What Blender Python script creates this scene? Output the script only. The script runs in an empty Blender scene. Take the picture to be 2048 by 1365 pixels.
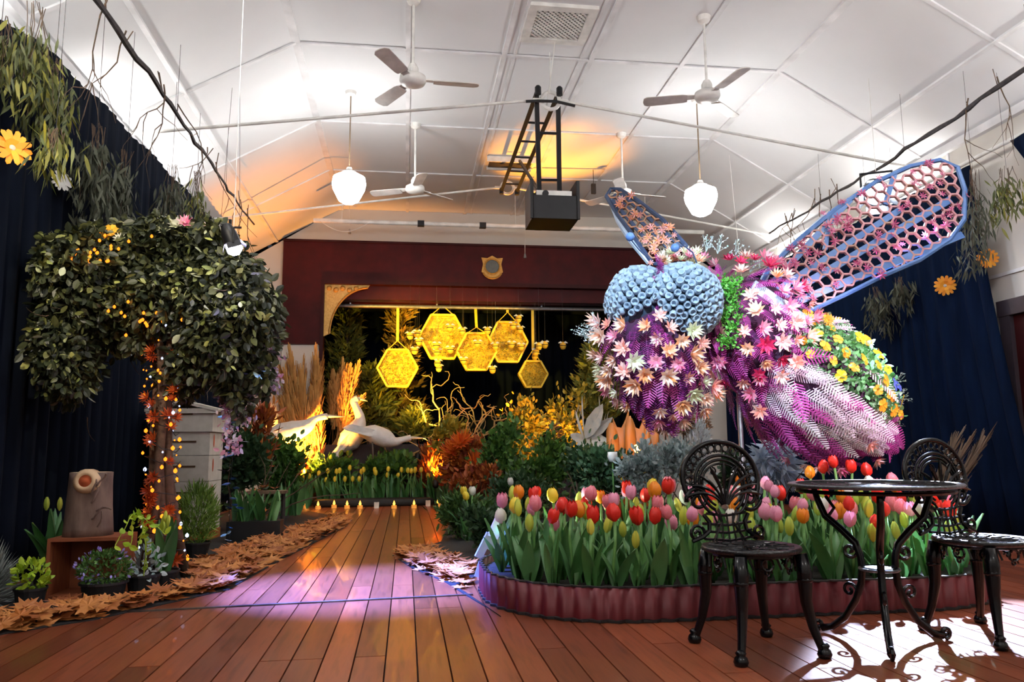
import bpy, math, random
import numpy as np
from mathutils import Vector, Matrix
random.seed(7); rng = np.random.default_rng(7)
PI = math.pi
scene = bpy.context.scene
COL = scene.collection

# ------------------------------------------------------------------ camera
FPX, CAMH = 1540.0, 0.9
_wy = Vector((812-1024, 900-682.5, FPX)).normalized()
_D = (212**2+217.5**2+FPX**2)/(212+217.5*.009)
_wx = Vector((812+_D-1024, 900-.009*_D-682.5, FPX)).normalized()
_wz = _wx.cross(_wy)
if _wz.y > 0: _wz = -_wz
CAM_RIGHT = Vector((_wx.x, _wy.x, _wz.x)); CAM_DOWN = Vector((_wx.y, _wy.y, _wz.y)); CAM_FWD = Vector((_wx.z, _wy.z, _wz.z))
CAM_POS = Vector((0, 0, CAMH))
cd = bpy.data.cameras.new('camera'); cam = bpy.data.objects.new('camera', cd); COL.objects.link(cam)
cd.sensor_width = 36.0; cd.lens = 36.0*FPX/2048; cd.clip_start = .05; cd.clip_end = 100
R3 = Matrix((CAM_RIGHT, -CAM_DOWN, -CAM_FWD)).transposed()
cam.matrix_world = Matrix.Translation(CAM_POS) @ R3.to_4x4()
scene.camera = cam
def ray(px, py): return CAM_RIGHT*(px-1024)+CAM_DOWN*(py-682.5)+CAM_FWD*FPX
def at(px, py, Y):
    d = ray(px, py); return CAM_POS+d*(Y/d.y)
def fl(px, py, z=0.0):
    d = ray(px, py); return CAM_POS+d*((z-CAMH)/d.z)
def atX(px, py, X):
    d = ray(px, py); return CAM_POS+d*(X/d.x)

# ------------------------------------------------------------------ world, exposure
w = bpy.data.worlds.new('world'); scene.world = w; w.use_nodes = True
w.node_tree.nodes['Background'].inputs[0].default_value = (.5, .55, .7, 1)
w.node_tree.nodes['Background'].inputs[1].default_value = .05
vs = scene.view_settings
vs.view_transform = 'Standard'; vs.look = 'None'; vs.gamma = 1.0; vs.use_curve_mapping = False; vs.exposure = 0.28
cy = scene.cycles; cy.max_bounces = 5; cy.diffuse_bounces = 3; cy.glossy_bounces = 3; cy.transmission_bounces = 3; cy.transparent_max_bounces = 4; cy.caustics_reflective = False; cy.caustics_refractive = False

# ------------------------------------------------------------------ helpers
def tag(o, label=None, cat=None, group=None, kind=None):
    if label: o['label'] = label
    if cat: o['category'] = cat
    if group: o['group'] = group
    if kind: o['kind'] = kind
    return o
def empty(name, loc=(0, 0, 0), rz=0.0, label=None, cat=None, group=None, parent=None):
    o = bpy.data.objects.new(name, None); o.empty_display_size = .1
    o.location = loc; o.rotation_euler = (0, 0, rz); COL.objects.link(o)
    if parent: o.parent = parent
    return tag(o, label, cat, group)
def copy_tree(o, parent=None):
    c = o.copy(); COL.objects.link(c); c.parent = parent
    for ch in o.children: copy_tree(ch, c)
    return c
def basis(pos, z, roll=0.0, s=1.0):
    z = Vector(z).normalized()
    a = Vector((0, 0, 1)) if abs(z.z) < .95 else Vector((0, 1, 0))
    x = a.cross(z).normalized(); y = z.cross(x)
    c, n = math.cos(roll), math.sin(roll)
    x2 = x*c+y*n; y2 = y*c-x*n
    sx, sy, sz = (s, s, s) if not hasattr(s, '__len__') else s
    m = Matrix((x2*sx, y2*sy, z*sz)).transposed().to_4x4(); m.translation = Vector(pos)
    return m
def np_basis(pos, z, roll, s):
    """vectorised basis(): arrays of positions (n,3), directions (n,3), rolls (n), scales (n) or (n,3)"""
    z = np.asarray(z, float); z = z/np.maximum(np.linalg.norm(z, axis=1, keepdims=True), 1e-9)
    a = np.where(np.abs(z[:, 2:3]) < .95, np.array([[0, 0, 1.]]), np.array([[0, 1., 0]]))
    x = np.cross(a, z); x /= np.linalg.norm(x, axis=1, keepdims=True); y = np.cross(z, x)
    c, n = np.cos(roll)[:, None], np.sin(roll)[:, None]
    x2 = x*c+y*n; y2 = y*c-x*n
    s = np.asarray(s, float)
    if s.ndim == 1: s = np.repeat(s[:, None], 3, 1)
    m = np.zeros((len(z), 3, 4)); m[:, :, 0] = x2*s[:, 0:1]; m[:, :, 1] = y2*s[:, 1:2]; m[:, :, 2] = z*s[:, 2:3]; m[:, :, 3] = pos
    return m
class MB:
    def __init__(s): s.v = []; s.nv = 0; s.loops = []; s.tot = []
    def add(s, verts, faces):
        verts = np.asarray(verts, float).reshape(-1, 3)
        for f in faces: s.tot.append(np.array([len(f)]))
        s.loops.append(np.array([i for f in faces for i in f])+s.nv)
        s.v.append(verts); s.nv += len(verts); return s
    def scat(s, T, mats):
        """stamp template T = (verts, faces) with every matrix of mats (n,3,4)"""
        tv, tf = T; tv = np.asarray(tv, float); n = len(mats)
        if n == 0: return s
        V = np.einsum('nij,kj->nki', mats[:, :, :3], tv)+mats[:, None, :, 3]
        lp = np.array([i for f in tf for i in f]); tt = np.array([len(f) for f in tf])
        off = (np.arange(n)*len(tv))[:, None]+lp[None]+s.nv
        s.v.append(V.reshape(-1, 3)); s.loops.append(off.reshape(-1)); s.tot.append(np.tile(tt, n)); s.nv += n*len(tv); return s
    def put(s, T, m):
        tv, tf = T
        return s.add([tuple(m @ Vector(p)) for p in tv], tf)
    def box(s, c, d, rot=None):
        x, y, z = [q/2 for q in d]; P = [(-x,-y,-z),(x,-y,-z),(x,y,-z),(-x,y,-z),(-x,-y,z),(x,-y,z),(x,y,z),(-x,y,z)]
        if rot is not None: P = [tuple(rot @ Vector(p)) for p in P]
        return s.add(np.array(P)+np.array(c), [(3,2,1,0),(4,5,6,7),(0,1,5,4),(1,2,6,5),(2,3,7,6),(3,0,4,7)])
    def bar(s, a, b, wd, th=None, up=(0, 0, 1)):
        a = Vector(a); b = Vector(b); z = (b-a); L = z.length; z.normalize(); th = th or wd
        u = Vector(up)
        if abs(u.dot(z)) > .98: u = Vector((0, 1, 0))
        x = u.cross(z).normalized(); y = z.cross(x)
        P = []
        for q in (a, b):
            for i, j in ((-1,-1),(1,-1),(1,1),(-1,1)): P.append(tuple(q+x*(i*wd/2)+y*(j*th/2)))
        return s.add(P, [(3,2,1,0),(4,5,6,7),(0,1,5,4),(1,2,6,5),(2,3,7,6),(3,0,4,7)])
    def tube(s, pts, r, n=6, closed=False):
        pts = [Vector(p) for p in pts]; m = len(pts)
        rr = [r]*m if not hasattr(r, '__len__') else r
        tang = []
        for i in range(m):
            a = pts[(i-1) % m] if (closed or i > 0) else pts[i]; b = pts[(i+1) % m] if (closed or i < m-1) else pts[i]
            t = b-a
            tang.append(t.normalized() if t.length > 1e-9 else Vector((0, 0, 1)))
        u = Vector((0, 0, 1)) if abs(tang[0].z) < .9 else Vector((1, 0, 0))
        x = u.cross(tang[0]).normalized(); V = []
        for i in range(m):
            t = tang[i]; x = x-t*x.dot(t)
            if x.length < 1e-6: x = Vector((1, 0, 0)).cross(t)
            x.normalize(); y = t.cross(x)
            for k in range(n):
                a = 2*PI*k/n; V.append(tuple(pts[i]+(x*math.cos(a)+y*math.sin(a))*rr[i]))
        F = []
        for i in range(m if closed else m-1):
            j = (i+1) % m
            for k in range(n): F.append((i*n+k, i*n+(k+1) % n, j*n+(k+1) % n, j*n+k))
        if not closed: F.append(tuple(range(n))[::-1]); F.append(tuple((m-1)*n+k for k in range(n)))
        return s.add(V, F)
    def lathe(s, prof, n=16, m=None, sq=1.0):
        V = []; F = []; q = len(prof)
        for (r, z) in prof:
            for k in range(n):
                a = 2*PI*k/n; V.append((r*math.cos(a), r*math.sin(a)*sq, z))
        for i in range(q-1):
            for k in range(n): F.append((i*n+k, i*n+(k+1) % n, (i+1)*n+(k+1) % n, (i+1)*n+k))
        if prof[0][0] > 1e-6: F.append(tuple(range(n))[::-1])
        if prof[-1][0] > 1e-6: F.append(tuple((q-1)*n+k for k in range(n)))
        if m is not None: V = [tuple(m @ Vector(p)) for p in V]
        return s.add(V, F)
    def prism(s, poly, t, m=None):
        n = len(poly); V = [(x, y, -t/2) for x, y in poly]+[(x, y, t/2) for x, y in poly]
        F = [tuple(range(n))[::-1], tuple(range(n, 2*n))]+[(i, (i+1) % n, n+(i+1) % n, n+i) for i in range(n)]
        if m is not None: V = [tuple(m @ Vector(p)) for p in V]
        return s.add(V, F)
    def mesh(s, name, mat=None, smooth=False):
        me = bpy.data.meshes.new(name)
        V = np.concatenate(s.v).astype(np.float32); L = np.concatenate(s.loops).astype(np.int32); T = np.concatenate(s.tot).astype(np.int32)
        me.vertices.add(len(V)); me.vertices.foreach_set('co', V.ravel())
        me.loops.add(len(L)); me.loops.foreach_set('vertex_index', L)
        me.polygons.add(len(T)); st = np.concatenate([[0], np.cumsum(T)[:-1]]).astype(np.int32)
        me.polygons.foreach_set('loop_start', st); me.polygons.foreach_set('loop_total', T)
        me.polygons.foreach_set('use_smooth', np.full(len(T), smooth))
        me.update(calc_edges=True); me.validate()
        if mat is not None: me.materials.append(mat)
        return me
    def build(s, name, mat, parent=None, smooth=False, loc=None, **kw):
        return link(s.mesh(name, mat, smooth), name, parent, loc, **kw)
def link(me, name, parent=None, loc=None, m=None, **kw):
    o = bpy.data.objects.new(name, me); COL.objects.link(o)
    if parent is not None: o.parent = parent
    if loc is not None: o.location = loc
    if m is not None: o.matrix_local = m
    return tag(o, **kw)

# ------------------------------------------------------------------ materials (all procedural)
def mat(name, cols, rough=.6, metal=0.0, scale=6.0, bump=0.0, island=False, emit=0.0, spec=.5, trans=0.0, stretch=None, coat=0.0, alpha=None, detail=4):
    """cols: 1-4 colours laid over a noise (island=False) or picked per mesh island and per object (island=True)"""
    if not isinstance(cols[0], (tuple, list)): cols = [cols]
    ma = bpy.data.materials.new(name); ma.use_nodes = True; nt = ma.node_tree; N = nt.nodes; L = nt.links
    b = N['Principled BSDF']; b.inputs['Roughness'].default_value = rough; b.inputs['Metallic'].default_value = metal
    b.inputs['Specular IOR Level'].default_value = spec; b.inputs['Coat Weight'].default_value = coat
    tc = N.new('ShaderNodeTexCoord'); mp = N.new('ShaderNodeMapping'); L.new(tc.outputs['Object'], mp.inputs[0])
    if stretch: mp.inputs['Scale'].default_value = stretch
    no = N.new('ShaderNodeTexNoise'); no.inputs['Scale'].default_value = scale; no.inputs['Detail'].default_value = detail
    L.new(mp.outputs[0], no.inputs['Vector'])
    if len(cols) == 1 and not island:
        c = cols[0]; cols = [tuple(x*.82 for x in c), tuple(min(1, x*1.15) for x in c)]
    elif len(cols) == 1:
        c = cols[0]; cols = [tuple(x*.6 for x in c), tuple(min(1, x*1.3) for x in c)]
    rp = N.new('ShaderNodeValToRGB'); e = rp.color_ramp.elements
    while len(e) < len(cols): e.new(.5)
    for i, c in enumerate(cols):
        e[i].position = i/(len(cols)-1) if island else .3+.4*i/(len(cols)-1)
        e[i].color = (*c, 1)
    if island:
        g = N.new('ShaderNodeNewGeometry'); oi = N.new('ShaderNodeObjectInfo'); ad = N.new('ShaderNodeMath'); ad.operation = 'ADD'
        fr = N.new('ShaderNodeMath'); fr.operation = 'FRACT'
        L.new(g.outputs['Random Per Island'], ad.inputs[0]); L.new(oi.outputs['Random'], ad.inputs[1]); L.new(ad.outputs[0], fr.inputs[0]); L.new(fr.outputs[0], rp.inputs[0])
    else: L.new(no.outputs[0], rp.inputs[0])
    L.new(rp.outputs[0], b.inputs['Base Color'])
    if bump:
        bp = N.new('ShaderNodeBump'); bp.inputs['Strength'].default_value = bump; bp.inputs['Distance'].default_value = .02
        L.new(no.outputs[0], bp.inputs['Height']); L.new(bp.outputs[0], b.inputs['Normal'])
    if emit:
        L.new(rp.outputs[0], b.inputs['Emission Color']); b.inputs['Emission Strength'].default_value = emit
    if trans:
        t = N.new('ShaderNodeBsdfTranslucent'); L.new(rp.outputs[0], t.inputs[0]); mx = N.new('ShaderNodeMixShader'); mx.inputs[0].default_value = trans
        L.new(b.outputs[0], mx.inputs[1]); L.new(t.outputs[0], mx.inputs[2]); L.new(mx.outputs[0], N['Material Output'].inputs[0])
    return ma
def glow(name, col, strength):
    ma = bpy.data.materials.new(name); ma.use_nodes = True; nt = ma.node_tree
    for n in list(nt.nodes):
        if n.type == 'BSDF_PRINCIPLED': nt.nodes.remove(n)
    e = nt.nodes.new('ShaderNodeEmission'); e.inputs[0].default_value = (*col, 1); e.inputs[1].default_value = strength
    nt.links.new(e.outputs[0], nt.nodes['Material Output'].inputs[0]); return ma
def spot(name, loc, target, power, col, angle=40, blend=.4, radius=.04, parent=None):
    l = bpy.data.lights.new(name, 'SPOT'); l.energy = power; l.color = col; l.spot_size = math.radians(angle); l.spot_blend = blend; l.shadow_soft_size = radius
    o = bpy.data.objects.new(name, l); COL.objects.link(o)
    d = Vector(target)-Vector(loc); o.location = Vector(loc)+d.normalized()*.11; o.rotation_euler = d.to_track_quat('-Z', 'Y').to_euler()
    return o
# ------------------------------------------------------------------ the hall's theatre lamps and two added for the hexagons (each has a lamp body built further down)
LAMP_R = at(1755, 390, 7.4); LAMP_L = at(466, 490, 5.15)
FRONT_A = Vector((0.2, 1.2, 4.2)); FRONT_B = Vector((4.6, 1.6, 4.3)); FRONT_C = Vector((-1.6, 2.2, 3.9))
spot('spot_light_beside_wing', LAMP_R, (2.78, 2.72, 0), 11000, (.58, .70, 1.0), 23, .25, .05)
spot('spot_light_in_tree', LAMP_L, (-.30, 5.35, 0), 5600, (.10, .19, 1.0), 52, .8, .04)
spot('spot_light_on_bee', FRONT_A, (2.1, 5.6, 1.75), 1500, (.62, .82, 1.0), 24, .5, .06)
spot('spot_light_on_bee_tail', FRONT_B, (3.1, 5.5, 1.35), 1500, (1.0, .75, .95), 22, .5, .06)
spot('spot_light_on_tree', FRONT_C, (-1.9, 5.6, 2.1), 420, (1.0, .85, .62), 30, .6, .06)
HEX_A = at(470, 640, 10.5); HEX_B = at(1475, 640, 10.2)  # added lamps, hidden by tree crown and bee, to brighten the hexagons
UP = [  # warm uplights and washes of the stage garden: position, target, power, colour, cone
    ((-1.72, 12.95, .45), (-1.62, 13.8, 1.35), 1100, (1.0, .36, .04), 95),
    ((.50, 13.12, .40), (.55, 13.6, .9), 150, (1.0, .36, .03), 95),
    ((.22, 13.64, .85), (.6, 15.2, 2.9), 420, (1.0, .60, .08), 60),
    ((2.05, 10.6, .30), (2.3, 12.4, 1.4), 360, (1.0, .45, .07), 60),
    ((HEX_A.x, HEX_A.y, HEX_A.z), (.45, 14.6, 2.75), 1500, (1.0, .70, .08), 40),
    ((HEX_B.x, HEX_B.y, HEX_B.z), (.9, 14.6, 2.75), 900, (1.0, .70, .08), 32),
    ((-1.9, 13.1, .4), (-2.5, 12.0, 4.6), 900, (1.0, .34, .06), 48),
    ((1.55, 13.25, 1.0), (2.2, 11.0, 5.3), 2200, (1.0, .36, .03), 30),
]
for p, t, e, c, a in UP: spot('warm_uplight', p, t, e, c, a, .9, .05)

# ------------------------------------------------------------------ shared materials
m_plank = mat('floor_plank', [(.13, .032, .014), (.24, .062, .026), (.18, .045, .022)], .32, 0, 3.0, .05, stretch=(9, .8, 1), coat=.15)
m_sub = mat('floor_gap', (.02, .01, .008), .9)
m_white = mat('white_plaster', [(.78, .79, .81), (.81, .82, .84)], .85, 0, 2.0, .02)
m_cream = mat('cream_plaster', [(.70, .67, .62), (.73, .70, .65)], .85, 0, 2.0, .02)
m_batten = mat('white_batten', (.80, .80, .82), .6, 0, 3.0)
m_curtain = mat('black_curtain', [(.003, .0048, .010), (.006, .009, .018)], .95, 0, 12.0, .1, stretch=(1, 1, .1), spec=.08)
m_bluecurtain = mat('navy_curtain', [(.0016, .006, .020), (.0035, .011, .036)], .95, 0, 12.0, .1, stretch=(1, 1, .1), spec=.08)
m_maroon = mat('maroon_timber', [(.040, .0025, .004), (.070, .004, .006)], .55, 0, 5.0, .04, spec=.2)
m_dkmaroon = mat('dark_maroon_timber', [(.025, .002, .003), (.042, .004, .005)], .55, 0, 5.0, .04, spec=.2)
m_gold = mat('gilt', [(.45, .24, .05), (.62, .36, .09)], .4, .4, 30, .2)
m_slate = mat('slate_disc', (.10, .12, .12), .5, 0, 20)
m_black = mat('black_metal', (.012, .013, .016), .45, .3, 8)
m_iron = mat('black_cast_iron', (.002, .0025, .004), .22, 0, 30, .02, spec=.32)
m_steel = mat('galvanised_steel', (.55, .56, .58), .35, .9, 20)
m_wht = mat('white_enamel', (.80, .79, .76), .4, 0, 6)
m_blade = mat('fan_blade', (.62, .58, .56), .45, 0, 8)
m_twig = mat('dry_twig', [(.05, .035, .025), (.16, .10, .06)], .85, 0, 20)
m_darktwig = mat('dark_branch', [(.02, .018, .02), (.06, .05, .05)], .85, 0, 20)
m_cable = mat('black_cable', (.012, .012, .014), .6)
m_darkwood = mat('dark_door_timber', (.045, .035, .045), .5, 0, 6)

# ------------------------------------------------------------------ structure
XL, XR, XC, YF, YB = -3.0, 6.1, 1.55, 14.0, -2.2
ZW, ZC, FH = 4.29, 5.3, 2.78
# floor with its boards
fo = MB().box((XC, (YF+YB)/2, -.035), (XR-XL, YF-YB, .03)).build('floor', m_sub, kind='structure')
pw = .135; plank_mesh = {}
k0 = int(math.floor((XL+.0787)/pw)); k1 = int(math.ceil((XR+.0787)/pw))
for k in range(k0, k1):
    x0 = max(XL, -.0787+k*pw); x1 = min(XR, -.0787+(k+1)*pw)
    if x1-x0 < .03: continue
    cuts = [YB]+sorted(random.choice([(3.6, 9.1), (4.6, 8.2), (2.7, 6.9), (5.4, 10.3), (3.1, 7.6)]))+[YF]
    for a, b in zip(cuts[:-1], cuts[1:]):
        key = (round(x1-x0, 4), round(b-a, 3))
        if key not in plank_mesh:
            lx, ly = (x1-x0)/2-.0016, (b-a)/2-.0012; e = .002
            m = MB(); P = [(-lx, -ly, -.02), (lx, -ly, -.02), (lx, ly, -.02), (-lx, ly, -.02), (-lx+e, -ly+e, 0), (lx-e, -ly+e, 0), (lx-e, ly-e, 0), (-lx+e, ly-e, 0)]
            m.add(P, [(3,2,1,0),(4,5,6,7),(0,1,5,4),(1,2,6,5),(2,3,7,6),(3,0,4,7)]); plank_mesh[key] = m.mesh('plank', m_plank)
        link(plank_mesh[key], 'plank', fo, ((x0+x1)/2, (a+b)/2, -.0005*random.random()))
# per-board tone
nt = m_plank.node_tree; N = nt.nodes; L = nt.links; rp = [n for n in N if n.type == 'VALTORGB'][0]; b = N['Principled BSDF']
oi = N.new('ShaderNodeObjectInfo'); mr = N.new('ShaderNodeMapRange'); mr.inputs[3].default_value = .62; mr.inputs[4].default_value = 1.45
L.new(oi.outputs['Random'], mr.inputs[0]); mu = N.new('ShaderNodeVectorMath'); mu.operation = 'SCALE'
L.new(rp.outputs[0], mu.inputs[0]); L.new(mr.outputs[0], mu.inputs['Scale']); L.new(mu.outputs[0], b.inputs['Base Color'])
tcn = [n for n in N if n.type == 'TEX_COORD'][0]; gm = N.new('ShaderNodeNewGeometry'); mpn = [n for n in N if n.type == 'MAPPING'][0]
L.new(gm.outputs['Position'], mpn.inputs[0])

# side walls
def wall_box(name, c, d, m=m_white): return MB().box(c, d).build(name, m, kind='structure')
wl = wall_box('wall_left', (XL-.06, (YF+YB)/2, ZW/2+.02), (.12, YF-YB, ZW+.04))
wr = wall_box('wall_right', (XR+.06, (YF+YB)/2, ZW/2+.02), (.12, YF-YB, ZW+.04), m_cream)
wb = wall_box('wall_back', (XC, YB-.06, 2.7), (XR-XL+.24, .12, 5.4), m_cream)
for z in (1.2, 2.62):                                     # cover strips on the right wall's sheets
    MB().box((XR-.008, (YF+YB)/2, z+.02), (.016, YF-YB, .035)).build('batten', m_batten, wr)
for y in np.arange(.2, 13.9, 1.2): MB().box((XR-.008, y+.26, ZW/2), (.016, .04, ZW-.02)).build('batten', m_batten, wr)
MB().box((XR-.03, (YF+YB)/2, ZW-.05), (.06, YF-YB, .09)).build('trim_right', m_batten, kind='structure')
MB().box((XL+.03, (YF+YB)/2, ZW-.05), (.06, YF-YB, .09)).build('trim_left', m_batten, kind='structure')
# stage wall round the proscenium opening
OX0, OX1, OZ = -2.22, 5.32, 4.68
ws = MB()
ws.box(((XL+OX0)/2, YF+.10, 2.1), (OX0-XL, .2, 4.2)); ws.box(((XR+OX1)/2, YF+.10, 2.1), (XR-OX1, .2, 4.2))
ws.add([(XL, YF, 4.2), (OX0, YF, 4.2), (OX0, YF, OZ), (OX1, YF, OZ), (OX1, YF, 4.2), (XR, YF, 4.2), (XC+FH, YF, ZC+.03), (XC-FH, YF, ZC+.03)], [(0, 1, 2, 7), (2, 3, 6, 7), (3, 4, 5, 6)])
ws.build('wall_stage', m_cream, kind='structure')
# ceiling: flat middle and two raked sides, of sheets with cover battens
ce = MB()
sec = [(XL, ZW), (XC-FH, ZC), (XC+FH, ZC), (XR, ZW)]
V = [(x, y, z+.06) for y in (YB, YF) for x, z in sec]
ce.add(V, [(0, 1, 5, 4), (1, 2, 6, 5), (2, 3, 7, 6)])
ceil = ce.build('ceiling', m_white, kind='structure')
rows = [YB, -.05, 2.0, 4.05, 6.1, 8.07, 10.1, 11.95, YF]
def lerp2(a, b, t): return (a[0]+(b[0]-a[0])*t, a[1]+(b[1]-a[1])*t)
cols_ = [sec[0], lerp2(sec[0], sec[1], .365), sec[1], (-.02, ZC), (1.05, ZC), (2.05, ZC), (3.12, ZC), sec[2], lerp2(sec[3], sec[2], .365), sec[3]]
for (ya, yb) in zip(rows[:-1], rows[1:]):
    for (pa, pb) in zip(cols_[:-1], cols_[1:]):
        if pb[0]-pa[0] < .05: continue
        m = MB(); g = .004
        d = Vector((pb[0]-pa[0], 0, pb[1]-pa[1])).normalized(); nrm = Vector((d.z, 0, -d.x))*-1
        A = Vector((pa[0], 0, pa[1]))+d*g; B = Vector((pb[0], 0, pb[1]))-d*g
        P = []
        for q in (nrm*0, nrm*.02): P += [tuple(A+q+Vector((0, ya+g, 0))), tuple(B+q+Vector((0, ya+g, 0))), tuple(B+q+Vector((0, yb-g, 0))), tuple(A+q+Vector((0, yb-g, 0)))]
        m.add(P, [(0,1,2,3),(7,6,5,4),(0,4,5,1),(1,5,6,2),(2,6,7,3),(3,7,4,0)]); m.build('panel', m_white, ceil)
for i, p in enumerate(cols_[1:-1]):
    for y0, y1 in zip(rows[:-1:2], rows[2::2]):
        wd = .10 if i in (1, 6) else .055
        MB().box((p[0], (y0+y1)/2, p[1]-.010), (wd, y1-y0, .022)).build('batten', m_batten, ceil)
        if i in (3, 4): MB().box((p[0]+(.12 if i == 3 else -.12), (y0+y1)/2, p[1]-.006), (.03, y1-y0, .014)).build('batten', m_batten, ceil)
for y in rows[1:-1]:
    for pa, pb in zip(sec[:-1], sec[1:]):
        MB().bar((pa[0], y, pa[1]-.012), (pb[0], y, pb[1]-.012), .045, .018, up=(0, 0, 1)).build('batten', m_batten, ceil)
# proscenium: maroon timber surround
pr = empty('proscenium', (XC, YF, 0), 0, 'dark maroon timber proscenium surround framing the stage', 'proscenium'); pr['kind'] = 'structure'
IX0, IX1, IZ = -1.48, 4.58, 3.89
def pbox(name, x0, x1, y0, y1, z0, z1, m): return MB().box(((x0+x1)/2-XC, (y0+y1)/2-YF, (z0+z1)/2), (x1-x0, y1-y0, z1-z0)).build(name, m, pr)
pbox('header_board', OX0, OX1, YF-.10, YF+.1, IZ+.05, OZ, m_maroon)
for x0, x1 in ((OX0, IX0-.06), (IX1+.06, OX1)):
    pbox('side_board', x0, x1, YF-.10, YF+.1, 2.77, IZ+.05, m_maroon)
    pbox('lower_panel', x0+.02, x1-.02, YF-.06, YF+.1, 0, 2.77, m_cream)
pbox('header_moulding', IX0-.06, IX1+.06, YF-.14, YF+.1, IZ-.02, IZ+.05, m_dkmaroon)
pbox('side_moulding', IX0-.06, IX0, YF-.14, YF+.1, 1.0, IZ-.02, m_dkmaroon); pbox('side_moulding', IX1, IX1+.06, YF-.14, YF+.1, 1.0, IZ-.02, m_dkmaroon)
pbox('soffit', IX0, IX1, YF+.02, YF+.9, 3.62, IZ-.02, m_maroon)
pbox('top_bead', OX0, OX1, YF-.13, YF-.02, OZ-.04, OZ+.0, m_dkmaroon)
for sgn, x in ((1, IX0), (-1, IX1)):                     # gilt corner brackets
    poly = [(0, 0), (sgn*.80, 0)]+[(sgn*(.80-.70*math.sin(a)), -.90+.85*math.cos(a)) for a in np.linspace(.05, PI/2, 9)]+[(0, -.95)]
    if sgn < 0: poly = poly[::-1]
    bm = MB(); bm.prism(poly, .05, Matrix.Translation((x-XC, -.03, IZ-.02)) @ Matrix.Rotation(PI/2, 4, 'X'))
    br = bm.build('corner_bracket', m_gold, pr)
    rim = [(x-XC+sgn*(.80-.70*math.sin(a)), -.065, IZ-.92+.85*math.cos(a)) for a in np.linspace(.05, PI/2, 12)]
    MB().tube(rim, .02, 6).build('bracket_rim', m_gold, br)
    for q in range(5): MB().lathe([(.001, 0), (.05, .01), (.03, .03), (.001, .035)], 8, basis((x-XC+sgn*(.08+.12*q), -.055, IZ-.09-.03*(q % 2)), (0, -1, 0))).build('rosette', m_gold, br)
# round crest above the opening
cr = empty('wall_crest', (1.551, YF-.115, 4.25), 0, 'small gilt shield crest with a dark round centre on the maroon header', 'crest')
sh = [(-.20, .17), (-.09, .16), (0, .21), (.09, .16), (.20, .17), (.17, .05), (.20, -.10), (.10, -.19), (0, -.22), (-.10, -.19), (-.20, -.10), (-.17, .05)]
MB().prism(sh, .03, Matrix.Rotation(PI/2, 4, 'X')).build('shield', m_gold, cr)
MB().lathe([(.001, 0), (.125, 0), (.125, .015), (.11, .02), (.001, .022)], 24, basis((0, -.015, 0), (0, -1, 0))).build('disc', m_slate, cr)
MB().tube([(.14*math.cos(a), -.028, .14*math.sin(a)) for a in np.linspace(0, 2*PI, 24, False)], .016, 6, True).build('ring', m_gold, cr)
MB().tube([(.19*math.cos(a), -.03, -.04+.19*math.sin(a)) for a in np.linspace(PI*1.15, PI*1.85, 10)], .018, 6).build('scroll', m_gold, cr)
# stage platform, back wall and sides
MB().box((XC, YF+2.0, .5), (IX1-IX0+1.6, 3.8, 1.0)).build('stage_floor', m_darkwood, kind='structure')
MB().box((XC, YF+3.9, 2.6), (8.6, .1, 5.2)).build('wall_stage_rear', m_black, kind='structure')
for x in (XL, XR): MB().box((x, YF+2.05, 2.6), (.1, 3.7, 5.2)).build('wall_stage_side', m_black, kind='structure')
MB().box((XC, YF+2.05, 5.25), (8.8, 3.7, .1)).build('ceiling_stage', m_black, kind='structure')
def drape(name, a, b, z0, z1, label, m, folds=30, amp=.05, edge=None, cat='curtain', n=None, group=None):
    """a pleated hanging between floor points a and b; edge(t,u)->(dt) shifts it along its length"""
    a = Vector((a[0], a[1], 0)); b = Vector((b[0], b[1], 0)); d = b-a; Ln = d.length; d.normalize(); nn = Vector((-d.y, d.x, 0))
    n = n or folds*6; V = []; F = []; nz = 9; rr = random.Random(int(Ln*1000))
    ph = [rr.uniform(-.8, .8) for _ in range(n+1)]
    for j in range(nz):
        u = j/(nz-1)
        for i in range(n+1):
            t = i/n; off = amp*(math.sin(t*folds*2*PI+.6*math.sin(5*t+ph[0]))+.35*math.sin(t*folds*4.3*PI+1.3))*(1-.78*u*u)
            s = t*Ln+(edge(t, u) if edge else 0)
            zt = z1(t) if callable(z1) else z1
            p = a+d*s+nn*off; V.append((p.x, p.y, z0+(zt-z0)*u))
    for j in range(nz-1):
        for i in range(n): F.append((j*(n+1)+i, j*(n+1)+i+1, (j+1)*(n+1)+i+1, (j+1)*(n+1)+i))
    o = MB().add(V, F).build(name, m, None, True, label=label, cat=cat, group=group)
    md = o.modifiers.new('thick', 'SOLIDIFY'); md.thickness = .006
    return o
drape('stage_curtain', (IX0-.7, YF+3.2), (IX1+.7, YF+3.2), 1.0, 3.95, 'black pleated curtain across the rear of the stage', m_curtain, 34, .05)
def ltop(t):
    y = 1.0+t*12.4
    return np.interp(y, [1, 5.2, 6.1, 8.7, 10.2, 12.8, 13.4], [3.6, 3.78, 3.95, 4.06, 4.11, 4.14, 4.12])-.02*math.sin(t*60)
drape('wall_curtain', (-2.72, 1.0), (-2.72, 13.2), 0.01, ltop, 'long black curtain covering the wall behind the flowering tree', m_curtain, 62, .045)
def redge(t, u): return -(1-t)*0-(.55*(1-u)**1.5)*max(0, 1-t*3)
drape('wall_curtain', (5.9, 7.1), (5.9, 13.7), 0.01, 3.84, 'tall navy curtain on the wall behind the giant bee', m_bluecurtain, 30, .05, redge)
drape('wall_curtain', (5.86, 3.6), (5.86, 6.5), 2.3, 3.86, 'dark drape gathered up above the doorway beside the navy curtain', m_bluecurtain, 12, .05, lambda t, u: -(1-u)*.9*t)
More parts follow.
